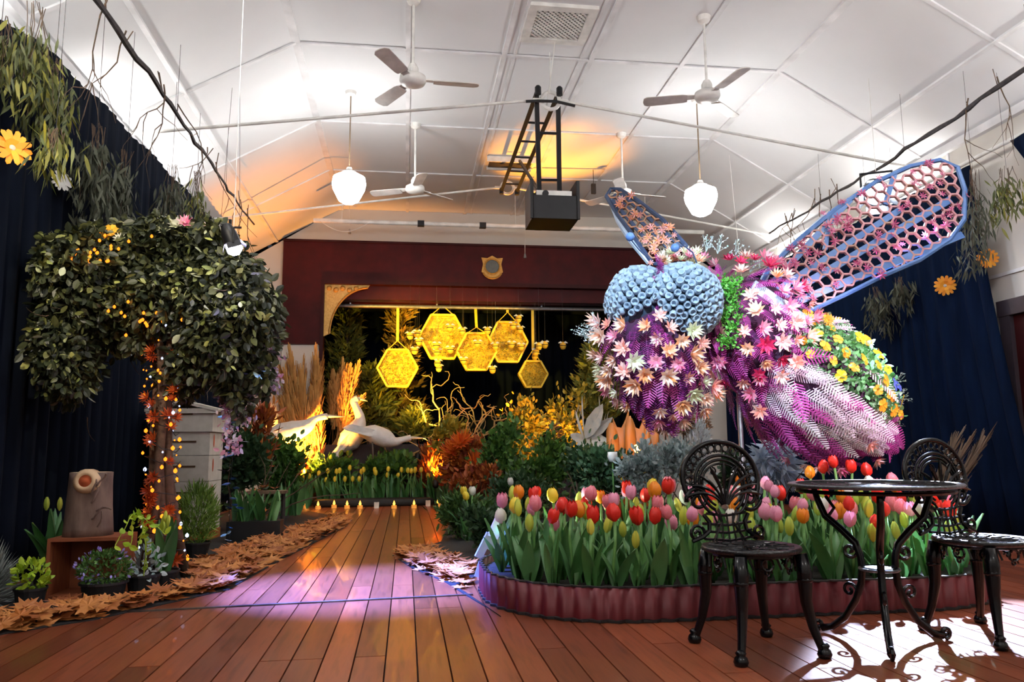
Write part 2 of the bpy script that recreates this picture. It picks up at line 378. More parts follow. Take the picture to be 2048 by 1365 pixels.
# curtain rod on the right wall
rod = empty('curtain_rod', (5.93, 6.6, 3.88), 0, 'white curtain rod between the two navy drapes', 'curtain rod')
MB().tube([(0, -3.2, .02), (0, 7.0, .02)], .022, 10).build('rod', m_wht, rod)
for y in (-.1, 3, 6.5): MB().bar((0, y, .02), (.13, y, .02), .03).build('bracket', m_wht, rod)
# doorway on the right wall
dr = empty('door_1', (XR-.02, 6.2, 0)); dr['kind'] = 'structure'
MB().box((-.02, .77, 1.15), (.10, .14, 2.30)).build('door_frame', m_darkwood, dr); MB().box((-.02, -.77, 1.15), (.10, .14, 2.30)).build('door_frame', m_darkwood, dr)
MB().box((-.02, 0, 2.27), (.12, 1.70, .16)).build('door_frame', m_darkwood, dr)
MB().box((.0, 0, 1.1), (.05, 1.40, 2.18)).build('door_leaf', m_dkmaroon, dr)
for z in (.55, 1.55): MB().box((-.03, .33, z), (.02, .5, .75)).build('door_panel', m_maroon, dr); MB().box((-.03, -.33, z), (.02, .5, .75)).build('door_panel', m_maroon, dr)
# strip across the boards
st = MB(); a = Vector((-2.2, 4.74, .004)); b2 = Vector((.42, 4.952, .004)); st.bar(a, b2, .022, .008); st.build('floor_strip', mat('worn_strip', [(.03, .03, .03), (.30, .28, .25)], .4, .6, 3), None, label='thin worn metal strip laid across the floorboards of the path', cat='floor strip')

# tubes behind curtain tops: left for the edge glow, right added to brighten ceiling
m_tube = glow('fluorescent_tube', (1.0, .97, .92), 75.0)
for nm, x, ys, g in (('left', XL+.09, (2.0, 5.0, 7.6, 9.3), 'tube lights behind the black curtain'), ('right', XR-.07, (2.4, 5.2, 8.4, 11.2), 'added tube lights behind the navy curtain')):
    for y in ys:
        r = empty('tube_light', (x, y, 3.86), 0, 'fluorescent tube light fixed to the wall '+('behind the black curtain' if nm == 'left' else 'behind the navy curtain, added to brighten the ceiling'), 'tube light', g)
        MB().box((-.03 if nm == 'left' else .0, 0, -.03), (.05, 1.25, .04)).build('batten_body', m_wht, r)
        MB().tube([(.0, -.6, .02), (.0, .6, .02)], .016, 8).build('tube', m_tube, r)
def ceil_z(x): return np.interp(x, [XL, XC-FH, XC+FH, XR], [ZW, ZC, ZC, ZW])
# ------------------------------------------------------------------ ceiling fittings
m_globe = glow('lit_globe', (1.0, .98, .95), 50.0)
m_brown = mat('pendant_cord', (.25, .17, .10), .6)
def pendant(x, y, z, label, group=None):
    r = empty('pendant_lamp', (x, y, ZC), 0, label, 'lamp', group)
    MB().lathe([(.001, 0), (.07, 0), (.06, -.04), (.02, -.06), (.001, -.06)], 16).build('ceiling_rose', m_wht, r)
    MB().tube([(0, 0, -.05), (0, 0, z-ZC+.22)], .008, 6).build('cord', m_brown, r)
    MB().lathe([(.001, .25), (.03, .25), (.05, .20), (.09, .185), (.09, .165), (.001, .165)], 16, Matrix.Translation((0, 0, z-ZC))).build('gallery', m_wht, r)
    pf = [(.001, .165), (.12, .16), (.19, .12), (.205, .04), (.19, -.03), (.15, -.11), (.12, -.17), (.06, -.205), (.001, -.21)]
    MB().lathe(pf[::-1], 28, Matrix.Translation((0, 0, z-ZC))).build('glass_shade', m_globe, r, True)
    return r
pendant(-.72, 9.2, 4.07, 'lit white glass pendant lamp hanging over the flowering tree side', None)
pendant(3.63, 8.9, 3.97, 'lit white glass pendant lamp hanging near the bee wings', None)
for x in (-.68, 3.65):
    for y in (4.2, -.6): pendant(x, y, 4.05, 'lit white glass pendant lamp in the part of the hall facing the stage', 'pendant lamps facing the stage')
def fan(x, y, z, rot, label):
    r = empty('ceiling_fan', (x, y, ZC), 0, label, 'ceiling fan'); h = z-ZC
    MB().lathe([(.001, 0), (.075, 0), (.06, -.05), (.02, -.075), (.001, -.075)], 18).build('canopy', m_wht, r)
    MB().tube([(0, 0, -.06), (0, 0, h+.10)], .014, 8).build('rod', m_wht, r)
    MB().lathe([(.001, .17), (.035, .17), (.055, .13), (.055, .08), (.03, .07), (.001, .07)], 16, Matrix.Translation((0, 0, h))).build('rod_cover', m_wht, r)
    MB().lathe([(.001, .07), (.08, .065), (.125, .04), (.13, .0), (.115, -.03), (.06, -.05), (.001, -.052)], 24, Matrix.Translation((0, 0, h))).build('motor', m_wht, r, True)
    for k in range(3):
        a = rot+k*2*PI/3; M = Matrix.Translation((0, 0, h+.0)) @ Matrix.Rotation(a, 4, 'Z') @ Matrix.Rotation(math.radians(11), 4, 'X')
        poly = [(.20, -.055), (.24, -.065), (.60, -.075), (.635, -.05), (.645, 0), (.635, .05), (.60, .075), (.24, .065), (.20, .055)]
        bl = MB().prism(poly, .008, M).build('blade', m_blade, r)
        MB().prism([(.08, -.03), (.24, -.04), (.28, 0), (.24, .04), (.08, .03)], .012, M @ Matrix.Translation((0, 0, .012))).build('blade_arm', m_wht, bl)
    return r
fan(.03, 7.1, 4.44, math.radians(2), 'white three-blade ceiling fan by the lit pendant over the tree, bigger of its row')
fan(3.0, 7.07, 4.43, math.radians(42), 'white three-blade ceiling fan with one blade end-on beside the ceiling grille')
fan(.085, 10.07, 4.37, math.radians(38), 'cream ceiling fan on a long rod lit yellow from the stage beside the left pendant'.replace('left ', 'round '))
fan(2.97, 10.07, 4.42, math.radians(8), 'cream ceiling fan on a long rod above the narrow bee wing')
# latticed ceiling vent and dark trapdoor
vt = empty('ceiling_vent', (1.53, 7.36, ZC), 0, 'white ceiling vent with a diagonal lattice grille and chain', 'vent')
m_hole = mat('vent_dark', (.03, .03, .035), .9)
MB().box((0, 0, -.006), (.46, .46, .004)).build('backing', m_hole, vt)
for (c, d) in (((0, .31, -.02), (.70, .09, .04)), ((0, -.31, -.02), (.70, .09, .04)), ((.31, 0, -.02), (.09, .53, .04)), ((-.31, 0, -.02), (.09, .53, .04))): MB().box(c, d).build('frame', m_wht, vt)
for sg in (1, -1):
    for k in range(-8, 9):
        o = k*.0560; a = []
        for t in np.linspace(-.65, .65, 200):
            x, y = o+t*.7071, sg*t*.7071
            if abs(x) < .265 and abs(y) < .265: a.append((x, y))
        if len(a) > 6: MB().bar((a[0][0], a[0][1], -.02-.006*sg), (a[-1][0], a[-1][1], -.02-.006*sg), .019, .006).build('slat', m_wht, vt)
MB().tube([(.02, .28, -.03), (.01, .5, -.35), (-.02, .62, -.62)], .006, 5).build('chain', m_wht, vt)
hv = empty('ceiling_hatch', (1.56, 11.33, ZC), 0, 'open dark rectangular ceiling hatch with a white flap', 'hatch')
MB().box((0, 0, -.010), (.66, .42, .012)).build('opening', m_hole, hv)
MB().box((-.02, -.24, -.05), (.74, .03, .09)).build('flap', m_wht, hv); MB().box((0, .22, -.03), (.70, .03, .05)).build('frame', m_wht, hv)
# tie rods with rings
def tie(y, zl, zc, label):
    r = empty('tie_rod', (XC, y, zc), 0, label, 'tie rod')
    for sx in (-1, 1): MB().tube([(sx*.14, 0, 0), (sx*(4.53), 0, zl-zc)], .017, 8).build('rod', m_wht, r)
    MB().tube([(.10*math.cos(a), 0, .10*math.sin(a)) for a in np.linspace(0, 2*PI, 20, False)], .022, 8, True).build('ring', m_wht, r)
    for sx in (-1, 1): MB().tube([(sx*.08, 0, 0), (sx*.20, 0, -.004)], .026, 8).build('nut', m_wht, r)
    MB().tube([(0, 0, .1), (0, 0, ZC-zc-.01)], .006, 5).build('hanger', m_wht, r)
tie(7.95, 4.10, 4.72, 'white steel tie rod with a centre ring holding the black ladder top')
tie(11.65, 4.33, 5.0, 'white steel tie rod with a centre ring beyond the black ladder, nearer the stage')
# black ladder frame and box hung from the ties
ld = empty('hanging_ladder', (1.55, 8.0, 4.8), 0, 'black ladder slung between the two tie rods with a second hung from it', 'ladder')
o0 = Vector((1.55, 8.0, 4.8))
def L_(px, py, Y): return at(px, py, Y)-o0
fl1, fl2 = L_(1073, 190, 7.95), L_(1116, 192, 7.95); fb1, fb2 = L_(1079, 396, 8.44), L_(1119, 396, 8.44)
rb1, rb2 = L_(1003, 382, 11.5), L_(1034, 384, 11.5)
rt1, rt2 = L_(1076, 180, 7.88), L_(1119, 182, 7.88)
for a, b in ((fl1, fb1), (fl2, fb2), (rt1, rb1), (rt2, rb2)): MB().bar(a, b, .05, .03, up=(0, 1, 0)).build('rail', m_black, ld)
for t in (.36, .82): MB().tube([fl1.lerp(fb1, t), fl2.lerp(fb2, t)], .016, 6).build('rung', m_black, ld)
for t in (.25, .42, .58, .74, .90): MB().tube([rt1.lerp(rb1, t), rt2.lerp(rb2, t)], .014, 6).build('rung', m_black, ld)
MB().bar(rt1.lerp(rb1, .62)+Vector((.1, 0, 0)), fb1+Vector((-.02, .0, .10)), .03).build('strut', m_black, ld)
for p in (rt1, rt2, rb1, rb2): MB().lathe([(.001, -.05), (.035, -.05), (.035, .03), (.02, .05), (.001, .05)], 10, Matrix.Translation(p)).build('end_cap', m_black, ld)
MB().tube([L_(1052, 203, 7.9), L_(1078, 202, 7.9), L_(1112, 203, 7.9), L_(1150, 212, 7.9)], .016, 6).build('lashing', m_cable, ld)
bx = empty('projector_box', (1.60, 8.28, 3.40), 0, 'open black box hanging from the black ladder under the ceiling', 'box')
w_, d_, h_ = .50, .46, .44
MB().box((0, 0, .01), (w_, d_, .02)).build('bottom', m_black, bx)
MB().box((0, -d_/2, h_*.30), (w_, .02, h_*.60)).build('front', m_black, bx); MB().box((0, d_/2, h_/2), (w_, .02, h_)).build('back', m_black, bx)
for sx in (-1, 1): MB().box((sx*w_/2, 0, h_/2), (.02, d_+.02, h_)).build('side', m_black, bx)
for sx in (-1, 1): MB().bar((sx*(w_/2+.012), -d_/2, .0), (sx*(w_/2+.012), -d_/2, h_), .03, .03).build('edge_strip', m_cable, bx)
pj = empty('projector', (1.60, 8.20, 3.645), 0, 'white projector sitting inside the hanging black box', 'projector')
MB().box((0, 0, .04), (.40, .22, .10)).build('body', m_wht, pj); MB().lathe([(.001, 0), (.035, 0), (.035, .03), (.001, .03)], 14, basis((-.1, -.105, .05), (0, -1, 0))).build('lens', m_black, pj)
for sx in (-1, 1): MB().box((sx*.15, 0, -.115), (.03, .03, .22)).build('foot', m_black, pj)
# white pipe over the proscenium with clamps and cords
pp = empty('lighting_pipe', (1.81, 12.6, 4.653), 0, 'long white pipe hung below the ceiling before the maroon proscenium', 'pipe')
MB().tube([(-3.355, 0, 0), (3.35, 0, 0)], .038, 12).build('pipe', m_wht, pp)
for x in (-1.60, -.56, .40, 2.02): MB().box((x, 0, 0), (.11, .09, .09)).build('clamp', m_black, pp)
MB().tube([(x, -.05, -.17*math.sin((x+3.25)/.8*PI)-.02) for x in np.linspace(-3.25, -2.45, 12)], .006, 5).build('slack_cable', m_wht, pp)
for x in (-2.9, 0, 2.3): MB().tube([(x, 0, .03), (x, 0, ceil_z(1.81+x)-4.653)], .005, 5).build('hanger', m_wht, pp)
for px, py0, py1, lb in ((699, 420, 463, 'by the round lamp'), (1050, 455, 512, 'over the gilt crest')):
    p0 = at(px, py0, 13.7); p1 = at(px, py1, 13.7); r = empty('pull_cord', p0, 0, 'thin pull cord with a small toggle hanging '+lb, 'cord')
    MB().tube([(0, 0, ZC-p0.z-.01), p1-p0], .005, 5).build('cord', m_wht, r); MB().lathe([(.001, .05), (.012, .04), (.03, -.04), (.001, -.05)], 8, Matrix.Translation(p1-p0)).build('toggle', m_steel, r)
dv = empty('hanging_sensor', at(1187, 378, 11.5), 0, 'small black device hanging beside the black box', 'sensor')
MB().box((0, 0, 0), (.07, .05, .16)).build('body', m_black, dv); MB().tube([(0, 0, .08), (0, 0, ZC-dv.location.z)], .005, 5).build('wire', m_cable, dv)

# ------------------------------------------------------------------ theatre lamps
m_lens_w = glow('lamp_lens_cool', (.75, .85, 1.0), 120.0); m_lens_v = glow('lamp_lens_violet', (.62, .55, 1.0), 90.0); m_lens_f = glow('lamp_lens_soft', (1, .95, .9), 6.0)
def parcan(name, loc, tgt, lens, label, hang=.5, s=1.0):
    r = empty(name, loc, 0, label, 'spotlight'); d = Vector(tgt)-Vector(loc); M = basis((0, 0, 0), d, 0, s)
    MB().lathe([(.03, -.30), (.07, -.27), (.10, -.16), (.11, -.03), (.11, -.02), (.095, -.02), (.09, -.06), (.001, -.07)], 20, M).build('housing', m_black, r, True)
    MB().lathe([(.001, .05), (.05, .035), (.08, -.005), (.088, -.05), (.001, -.051)][::-1], 20, M).build('lens', lens, r, True)
    for a in range(4):
        q = a*PI/2; MB().box((0, 0, 0), (.18, .004, .10)).build('barn_door', m_black, r, m=M @ Matrix.Rotation(q, 4, 'Z') @ Matrix.Translation((0, -.13, .02)) @ Matrix.Rotation(.5, 4, 'X'))
    y = M.to_3x3().col[0].normalized()
    MB().tube([y*.125*s+Vector((0, 0, -.0)), y*.125*s+Vector((0, 0, .2*s)), -y*.125*s+Vector((0, 0, .2*s)), -y*.125*s], .012*s, 6).build('yoke', m_black, r)
    MB().tube([(0, 0, .2*s), (0, 0, hang)], .003, 6).build('hanger', m_wht, r)
    return r
parcan('spotlight', LAMP_R, (2.78, 2.72, 0), m_lens_w, 'glaring cool white spotlight shining through the large bee wing', ceil_z(LAMP_R.x)-LAMP_R.z, 1.25)
pl_ = parcan('spotlight', LAMP_L, (-.30, 5.35, 0), m_lens_v, 'glaring violet spotlight hung at the tree crown', ceil_z(LAMP_L.x)-LAMP_L.z, .5)
MB().lathe([(.001, -.055), (.035, -.042), (.055, 0), (.035, .042), (.001, .055)], 18, Matrix.Translation((Vector((-.30, 5.35, 0))-LAMP_L).normalized()*.02)).build('glare_globe', m_lens_v, pl_, True)  # added glow ball that makes the lamp's glare visible
for p, t in ((FRONT_A, (2.1, 5.6, 1.75)), (FRONT_B, (3.1, 5.5, 1.35)), (FRONT_C, (-1.9, 5.6, 1.9))):
    q = empty('stage_lamp', p, 0, 'black stage lamp hung from the ceiling facing the garden', 'spotlight', 'front stage lamps')
    d = (Vector(t)-p); M = basis((0, 0, 0), d)
    MB().lathe([(.03, -.36), (.08, -.33), (.11, -.14), (.11, -.11), (.001, -.12)], 18, M).build('housing', m_black, q, True)
    MB().tube([(0, 0, .0), (0, 0, ceil_z(p.x)-p.z)], .012, 6).build('hanger', m_black, q)
for i, (p, t, e, c, a) in enumerate(UP):
    hung = i in (4, 5); hang = ceil_z(p[0])-p[2]-.02
    q = empty('garden_lamp', (p[0], p[1], p[2] if hung else 0), 0, ('added black lamp hung unseen behind the tree crown to light the hexagons' if i == 4 else 'added black lamp hung unseen behind the giant bee to light the hexagons') if hung else 'small black uplight hidden among the stage garden plants', 'spotlight', None if hung else 'garden uplights')
    b0 = Vector((0, 0, 0)) if hung else Vector((0, 0, p[2])); M = basis(b0, Vector(t)-Vector(p))
    MB().lathe([(.02, -.17), (.05, -.15), (.06, -.06), (.06, -.05), (.001, -.06)], 12, M).build('housing', m_black, q, True)
    MB().tube([b0+M.to_3x3().col[2]*-.12, (0, 0, hang) if hung else (0, 0, .0)], .003 if hung else .006, 5).build('stem', m_wht if hung else m_black, q)

# ------------------------------------------------------------------ branches strung along the ceiling, eucalyptus hangings
m_gumleaf = mat('gum_leaf', [(.05, .075, .025), (.15, .17, .04), (.08, .10, .04), (.38, .36, .05)], .55, island=True, trans=.15)
m_drygum = mat('dry_gum_leaf', [(.05, .06, .04), (.10, .11, .07), (.07, .08, .06)], .7, island=True, trans=.15)
LEAF_NARROW = ([(0, 0, 0), (.07, .0, .25), (.09, .03, .5), (.03, .05, 1.0), (-.07, .0, .25), (-.06, .03, .5)], [(0, 1, 4), (1, 2, 5, 4), (2, 3, 5)])
LEAF_OVAL = ([(0, 0, 0), (.22, .03, .22), (.30, .05, .5), (.18, .02, .82), (0, -.03, 1.0), (-.18, .02, .82), (-.30, .05, .5), (-.22, .03, .22), (0, -.02, .5)],
             [(0, 1, 8), (1, 2, 8), (2, 3, 8), (3, 4, 8), (4, 5, 8), (5, 6, 8), (6, 7, 8), (7, 0, 8)])
def wander(p, d, n, step, jit, r=random, bend=(0, 0, 0)):
    p = Vector(p); d = Vector(d).normalized(); out = [p.copy()]
    for _ in range(n):
        d = (d+Vector((r.gauss(0, jit), r.gauss(0, jit), r.gauss(0, jit)))+Vector(bend)).normalized(); p = p+d*step; out.append(p.copy())
    return out
def strung_branch(p0, p1, label, sag, seed):
    r_ = random.Random(seed); r = empty('strung_branch', p0, 0, label, 'branch'); d = p1-p0; n = 26; pts = []
    for i in range(n+1):
        t = i/n; pts.append(d*t+Vector((r_.uniform(-.02, .02), 0, r_.uniform(-.015, .015)-sag*math.sin(PI*t))))
    MB().tube(pts, [.024*(1-.55*i/n)*r_.uniform(.8, 1.2) for i in range(n+1)], 6).build('stem', m_darktwig, r)
    for k in range(9):
        for _t in range(40):
            i = r_.randrange(1, n-1); a = pts[i]; wq = p0+a
            if (wq-LAMP_R).length > 1.15 and min(abs(wq.y-7.95), abs(wq.y-11.65)) > .3: break
        m = MB(); L0 = r_.uniform(.5, 1.1)
        tw = wander(a+Vector((0, 0, .10)), (r_.uniform(-.3, .3), r_.uniform(-.3, .3), -1), 7, L0/7, .25, r_, (0, 0, -.15)); m.tube(tw, [.007*(1-.1*j) for j in range(8)], 5)
        for q in range(3): m.tube(wander(tw[3+q], (r_.uniform(-.5, .5), r_.uniform(-.5, .5), -.8), 4, .10, .25, r_, (0, 0, -.1)), [.004, .004, .003, .002, .002], 4)
        m.tube([a, a+Vector((r_.uniform(-.06, .06), r_.uniform(-.1, .1), r_.uniform(.1, .22)))], .005, 4)
        m.build('twig', m_twig, r)
    for i in range(0, n, 9):
        w0 = p0+pts[i]; MB().tube([pts[i], (pts[i].x, pts[i].y, ceil_z(w0.x)-p0.z-.02)], .002, 4).build('wire', m_cable, r)
    return r
strung_branch(at(190, -8, 5.3), at(506, 451, 10.9), 'long dark branch strung under the sloping ceiling beside the black curtain', .0, 3)
strung_branch(at(2060, 132, 5.6), at(1537, 467, 10.6), 'long thin branch strung under the ceiling above the large bee wing', .05, 5)
def gum_bundle(p, L, spread, n, m, label, seed, twigs=10, leafL=(.09, .16), group=None):
    r_ = random.Random(seed); r = empty('eucalyptus_hanging', p, 0, label, 'hanging foliage', group)
    tm = MB(); P = []; D = []
    for k in range(twigs):
        tw = wander((r_.uniform(-.05, .05), r_.uniform(-.05, .05), 0), (r_.uniform(-spread, spread)*.6, r_.uniform(-spread, spread), -1), 8, L/8*r_.uniform(.7, 1.05), .12, r_, (0, 0, -.2))
        tm.tube(tw, [.003, .003, .003, .0025, .0025, .002, .002, .0015, .0015], 4)
        for _ in range(n//twigs):
            i = r_.randrange(3, 9); P.append(tw[i]+Vector((r_.gauss(0, .05), r_.gauss(0, .05), r_.gauss(0, .05)))); D.append((r_.gauss(0, .35), r_.gauss(0, .35), -1))
    tm.build('twigs', m_twig, r); MB().tube([(0, 0, -.02), (0, 0, ceil_z(p.x)-p.z-.01)], .002, 4).build('cord', m_cable, r)
    n_ = len(P); MB().scat(LEAF_NARROW, np_basis(np.array(P), np.array(D), rng.uniform(0, 6.28, n_), rng.uniform(leafL[0], leafL[1], n_))).build('foliage', m, r)
    return r
for i, (px, py, Y, L, n, sp, mm, lb) in enumerate([
        (70, 10, 5.2, .80, 330, .5, m_gumleaf, 'green-yellow eucalyptus hanging in front of the black curtain near the orange paper daisy'),
        (112, 120, 5.62, .55, 240, .35, m_gumleaf, 'bright yellow-green eucalyptus spray against the black curtain'),
        (112, 262, 4.9, .26, 90, .4, m_gumleaf, 'small eucalyptus sprig just above the white paper flower'),
        (195, 250, 6.25, .72, 430, .35, m_drygum, 'long dry eucalyptus bundle hanging to the top of the tree'),
        (255, 300, 6.8, .72, 360, .4, m_drygum, 'dense grey eucalyptus bundle on the black curtain behind the tree'),
        (345, 330, 7.8, .75, 260, .35, m_drygum, 'grey eucalyptus bundle near the end of the dark strung branch'),
        (395, 345, 8.6, .70, 150, .4, m_gumleaf, 'thin eucalyptus sprig silhouetted against the bright ceiling'),
        (4, 40, 4.62, .40, 140, .3, m_gumleaf, 'leafy eucalyptus hanging at the near end of the black curtain'),
        (1945, 340, 6.6, 1.0, 260, .16, m_drygum, 'long thin dry eucalyptus hanging at the tip of the large bee wing'),
        (1745, 575, 8.6, .50, 260, .45, m_drygum, 'dry eucalyptus bundle hanging just below the large bee wing'),
        (1800, 555, 8.2, .35, 170, .4, m_drygum, 'short dry eucalyptus hanging beside the middle orange paper daisy'),
        (2012, 335, 6.4, .50, 150, .35, m_gumleaf, 'green eucalyptus sprig hanging between the two navy drapes')]):
    gum_bundle(at(px, py, Y), L, sp, n, mm, lb, 20+i)
    # thin cord up to the ceiling or curtain rail is part of its twigs
# paper daisies
m_petal_o = mat('orange_paper', [(.95, .30, .01), (1.0, .45, .03)], .6, island=True, trans=.2); m_petal_w = mat('white_paper', (.75, .75, .72), .6, trans=.2); m_eye = mat('daisy_eye', (.55, .5, .42), .7, 0, 40, .4)
def daisy(p, nrm, R, label, m1=m_petal_o, group=None):
    r = empty('paper_daisy', p, 0, label, 'flower', group); B = basis((0, 0, 0), nrm)
    T = ([(0, -.12, 0), (.45, -.17, .10), (.9, -.13, .06), (1.0, 0, .02), (.9, .13, .06), (.45, .17, .10), (0, .12, 0)], [(0, 1, 5, 6), (1, 2, 4, 5), (2, 3, 4)])
    for k in range(14):
        m = B @ Matrix.Rotation(k*2*PI/14, 4, 'Z') @ Matrix.Rotation(-.15*(k % 2), 4, 'Y')
        MB().put(([(x*R, y*R, z*R) for x, y, z in T[0]], T[1]), m).build('petal', m1, r)
    MB().lathe([(.001, .09*R), (.12*R, .08*R), (.2*R, .02*R), (.001, 0)], 14, B).build('eye', m_eye, r)
    return r
daisy(at(24, 296, 4.75), (.75, -.65, .1), .115, 'orange paper daisy on the black curtain under the eucalyptus')
daisy(atX(122, 362, -2.645), (.8, -.6, .1), .085, 'small white paper flower on the black curtain', m_petal_w)
daisy(atX(1975, 518, 5.83), (-.6, -.8, 0), .105, 'orange paper daisy at the edge of the navy curtain')
daisy(atX(1890, 572, 5.8), (-.5, -.85, 0), .115, 'orange paper daisy on the navy curtain, lower than the one at its edge')
# ------------------------------------------------------------------ the giant flower bee
def proj(p):
    q = Vector(p)-CAM_POS; d = q.dot(CAM_FWD); return 1024+FPX*q.dot(CAM_RIGHT)/d, 682.5+FPX*q.dot(CAM_DOWN)/d
def on_plane(px, py, P0, n):
    d = ray(px, py); n = Vector(n); return CAM_POS+d*((Vector(P0)-CAM_POS).dot(n)/d.dot(n))
m_nut = mat('gumnut', [(.20, .28, .38), (.34, .44, .55), (.26, .35, .45)], .7, island=True)  # the cool light's blue is put into the grey nut colour
m_hull = mat('bee_hull', (.05, .015, .05), .9)
m_fpurp = mat('purple_frond', [(.16, .015, .15), (.30, .03, .24), (.10, .01, .12), (.36, .05, .20)], .5, island=False, scale=5, trans=.2)
m_fmag = mat('magenta_frond', [(.40, .03, .26), (.60, .08, .40), (.30, .02, .24)], .5, scale=5, trans=.2)
m_fwhite = mat('pale_frond', [(.75, .55, .72), (.88, .80, .88), (.66, .40, .62)], .5, scale=5, trans=.2)
m_blue_t = mat('blue_painted_timber', [(.05, .14, .40), (.12, .24, .52)], .5, 0, 8)
m_paleblue = mat('pale_blue_board', [(.42, .56, .75), (.55, .68, .82)], .5, 0, 8)
m_navy_t = mat('navy_painted_timber', [(.015, .03, .08), (.03, .06, .14)], .5, 0, 8)
m_comb = mat('pink_honeycomb', [(.42, .20, .22), (.58, .30, .34), (.36, .22, .16)], .7, 0, 8)
m_combo = mat('brown_honeycomb', [(.30, .16, .10), (.48, .24, .14)], .7, 0, 8)
def flowermat(name, *c): return mat(name, list(c), .5, island=True, trans=.2)
m_fl = [flowermat('coral_flower', (.95, .75, .70), (.90, .30, .22), (.95, .85, .82), (.92, .40, .38)),
        flowermat('pink_flower', (.90, .20, .38), (.95, .55, .66), (.80, .10, .28), (.95, .80, .85)),
        flowermat('orange_tip_flower', (.98, .55, .30), (.95, .85, .80), (.95, .35, .10)),
        flowermat('crimson_flower', (.55, .01, .06), (.75, .04, .16), (.42, .01, .10)),
        flowermat('cream_flower', (.90, .90, .70), (.80, .85, .55), (.95, .92, .85))]
m_opansy = flowermat('orange_pansy', (.98, .42, .02), (.98, .60, .05), (.95, .30, .01)); m_bpansy = flowermat('blue_pansy', (.05, .08, .45), (.10, .16, .60), (.20, .25, .70)); m_ypansy = flowermat('yellow_pansy', (.98, .75, .03), (.98, .65, .02))
m_mint = mat('mint_leaf', [(.10, .42, .10), (.30, .62, .35), (.16, .55, .16), (.50, .72, .55)], .5, island=True, trans=.2)
m_lush = mat('bright_green_leaf', [(.06, .36, .04), (.14, .52, .06), (.22, .60, .12)], .5, island=True, trans=.2)
def frond_T(pairs=13, w=.24, droop=.25):
    V = []; F = []
    def put(P, f): k = len(V); V.extend(P); F.append(tuple(k+i for i in f))
    for i in range(pairs):
        t = .06+.94*i/pairs; z = t; y = -droop*t*t
        ln = w*math.sin(PI*min(1, .18+.82*t))**.7*(1-.25*t)
        for sx in (-1, 1):
            put([(0, y, z-.018), (0, y, z+.022), (sx*ln, y-.05*ln-.02, z+.55*ln+.012), (sx*ln*.98, y-.05*ln-.02, z+.50*ln-.01)], (0, 1, 2, 3))
    for i in range(6):
        t0, t1 = i/6, (i+1)/6
        put([(-.012, -droop*t0*t0+.004, t0), (.012, -droop*t0*t0+.004, t0), (.012*(1-t1)+.002, -droop*t1*t1+.004, t1), (-.012*(1-t1)-.002, -droop*t1*t1+.004, t1)], (0, 1, 2, 3))
    return V, F
def star_T(n=11, cup=.35, w=.13, layers=2):
    """flower facing +Z, radius about 1"""
    V = []; F = []
    for l in range(layers):
        for k in range(n):
            a = 2*PI*(k+.5*l)/n; R = 1-.3*l; c, s = math.cos(a), math.sin(a); u = len(V)
            lift = cup*(1+.7*l)
            for (r, q, h) in ((.08, -.05, 0), (.08, .05, 0), (.55, w, .55*lift), (.55, -w, .55*lift), (1.0, 0, lift)):
                V.append((R*r*c-R*q*s, R*r*s+R*q*c, h))
            F.append((u, u+3, u+2, u+1)); F.append((u+3, u+4, u+2))
    u = len(V)
    for k in range(6):
        a = 2*PI*k/6; V.append((.16*math.cos(a), .16*math.sin(a), .12))
    V.append((0, 0, .22))
    for k in range(6): F.append((u+k, u+(k+1) % 6, u+6))
    return V, F
def pansy_T():
    V = []; F = []
    for k in range(5):
        a = 2*PI*k/5+.3; c, s = math.cos(a), math.sin(a); u = len(V)
        for (r, q, h) in ((.0, 0, .05), (.5, -.42, .14), (.85, -.40, .10), (1.0, 0, .02), (.85, .40, .10), (.5, .42, .14)): V.append((r*c-q*s, r*s+q*c, h+.02*k))
        F.append((u, u+1, u+2, u+3)); F.append((u, u+3, u+4, u+5))
    return V, F
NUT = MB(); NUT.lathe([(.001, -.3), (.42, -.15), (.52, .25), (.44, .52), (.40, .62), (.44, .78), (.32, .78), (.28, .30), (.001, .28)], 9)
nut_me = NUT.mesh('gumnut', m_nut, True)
def TM(T, name, m, smooth=False): return MB().add(T[0], T[1]).mesh(name, m, smooth)
frond_me = {k: TM(frond_T(), 'frond', m) for k, m in (('p', m_fpurp), ('m', m_fmag), ('w', m_fwhite))}
star_me = [TM(star_T(7+i % 3, .45+.12*(i % 3), .20), 'flower', m) for i, m in enumerate(m_fl)]
pansy_me = {'o': TM(pansy_T(), 'flower', m_opansy), 'b': TM(pansy_T(), 'flower', m_bpansy), 'y': TM(pansy_T(), 'flower', m_ypansy)}

BEE0 = at(1480, 1100, 5.85); BEE0.z = .13
bee = empty('bee_sculpture', BEE0, 0, 'giant bee sculpture covered in pink and purple flowers above the tulips', 'sculpture')
def ell(cpx, cpy, Y, a, b, c, ang):
    """ellipsoid: centre by direction and distance, half sizes in metres along u, v (in the X-Z plane) and Y; ang = fall of u to the right in degrees"""
    t = math.radians(ang); u = Vector((math.cos(t), 0, -math.sin(t))); v = Vector((math.sin(t), 0, math.cos(t)))
    return at(cpx, cpy, Y), u*a, v*b, Vector((0, c, 0))
K = .00372
E_HEAD = ell(1316, 690, 5.65, 100*K, 142*K, .36, -8); E_THX = ell(1488, 655, 5.85, 112*K, 118*K, .42, 20); E_ABD = ell(1612, 768, 5.9, 195*K, 133*K, .50, 33)
E_EYER = ell(1367, 604, 5.42, 66*K, 68*K, .24, 0); E_EYEL = ell(1282, 612, 5.60, 62*K, 72*K, .25, 0)
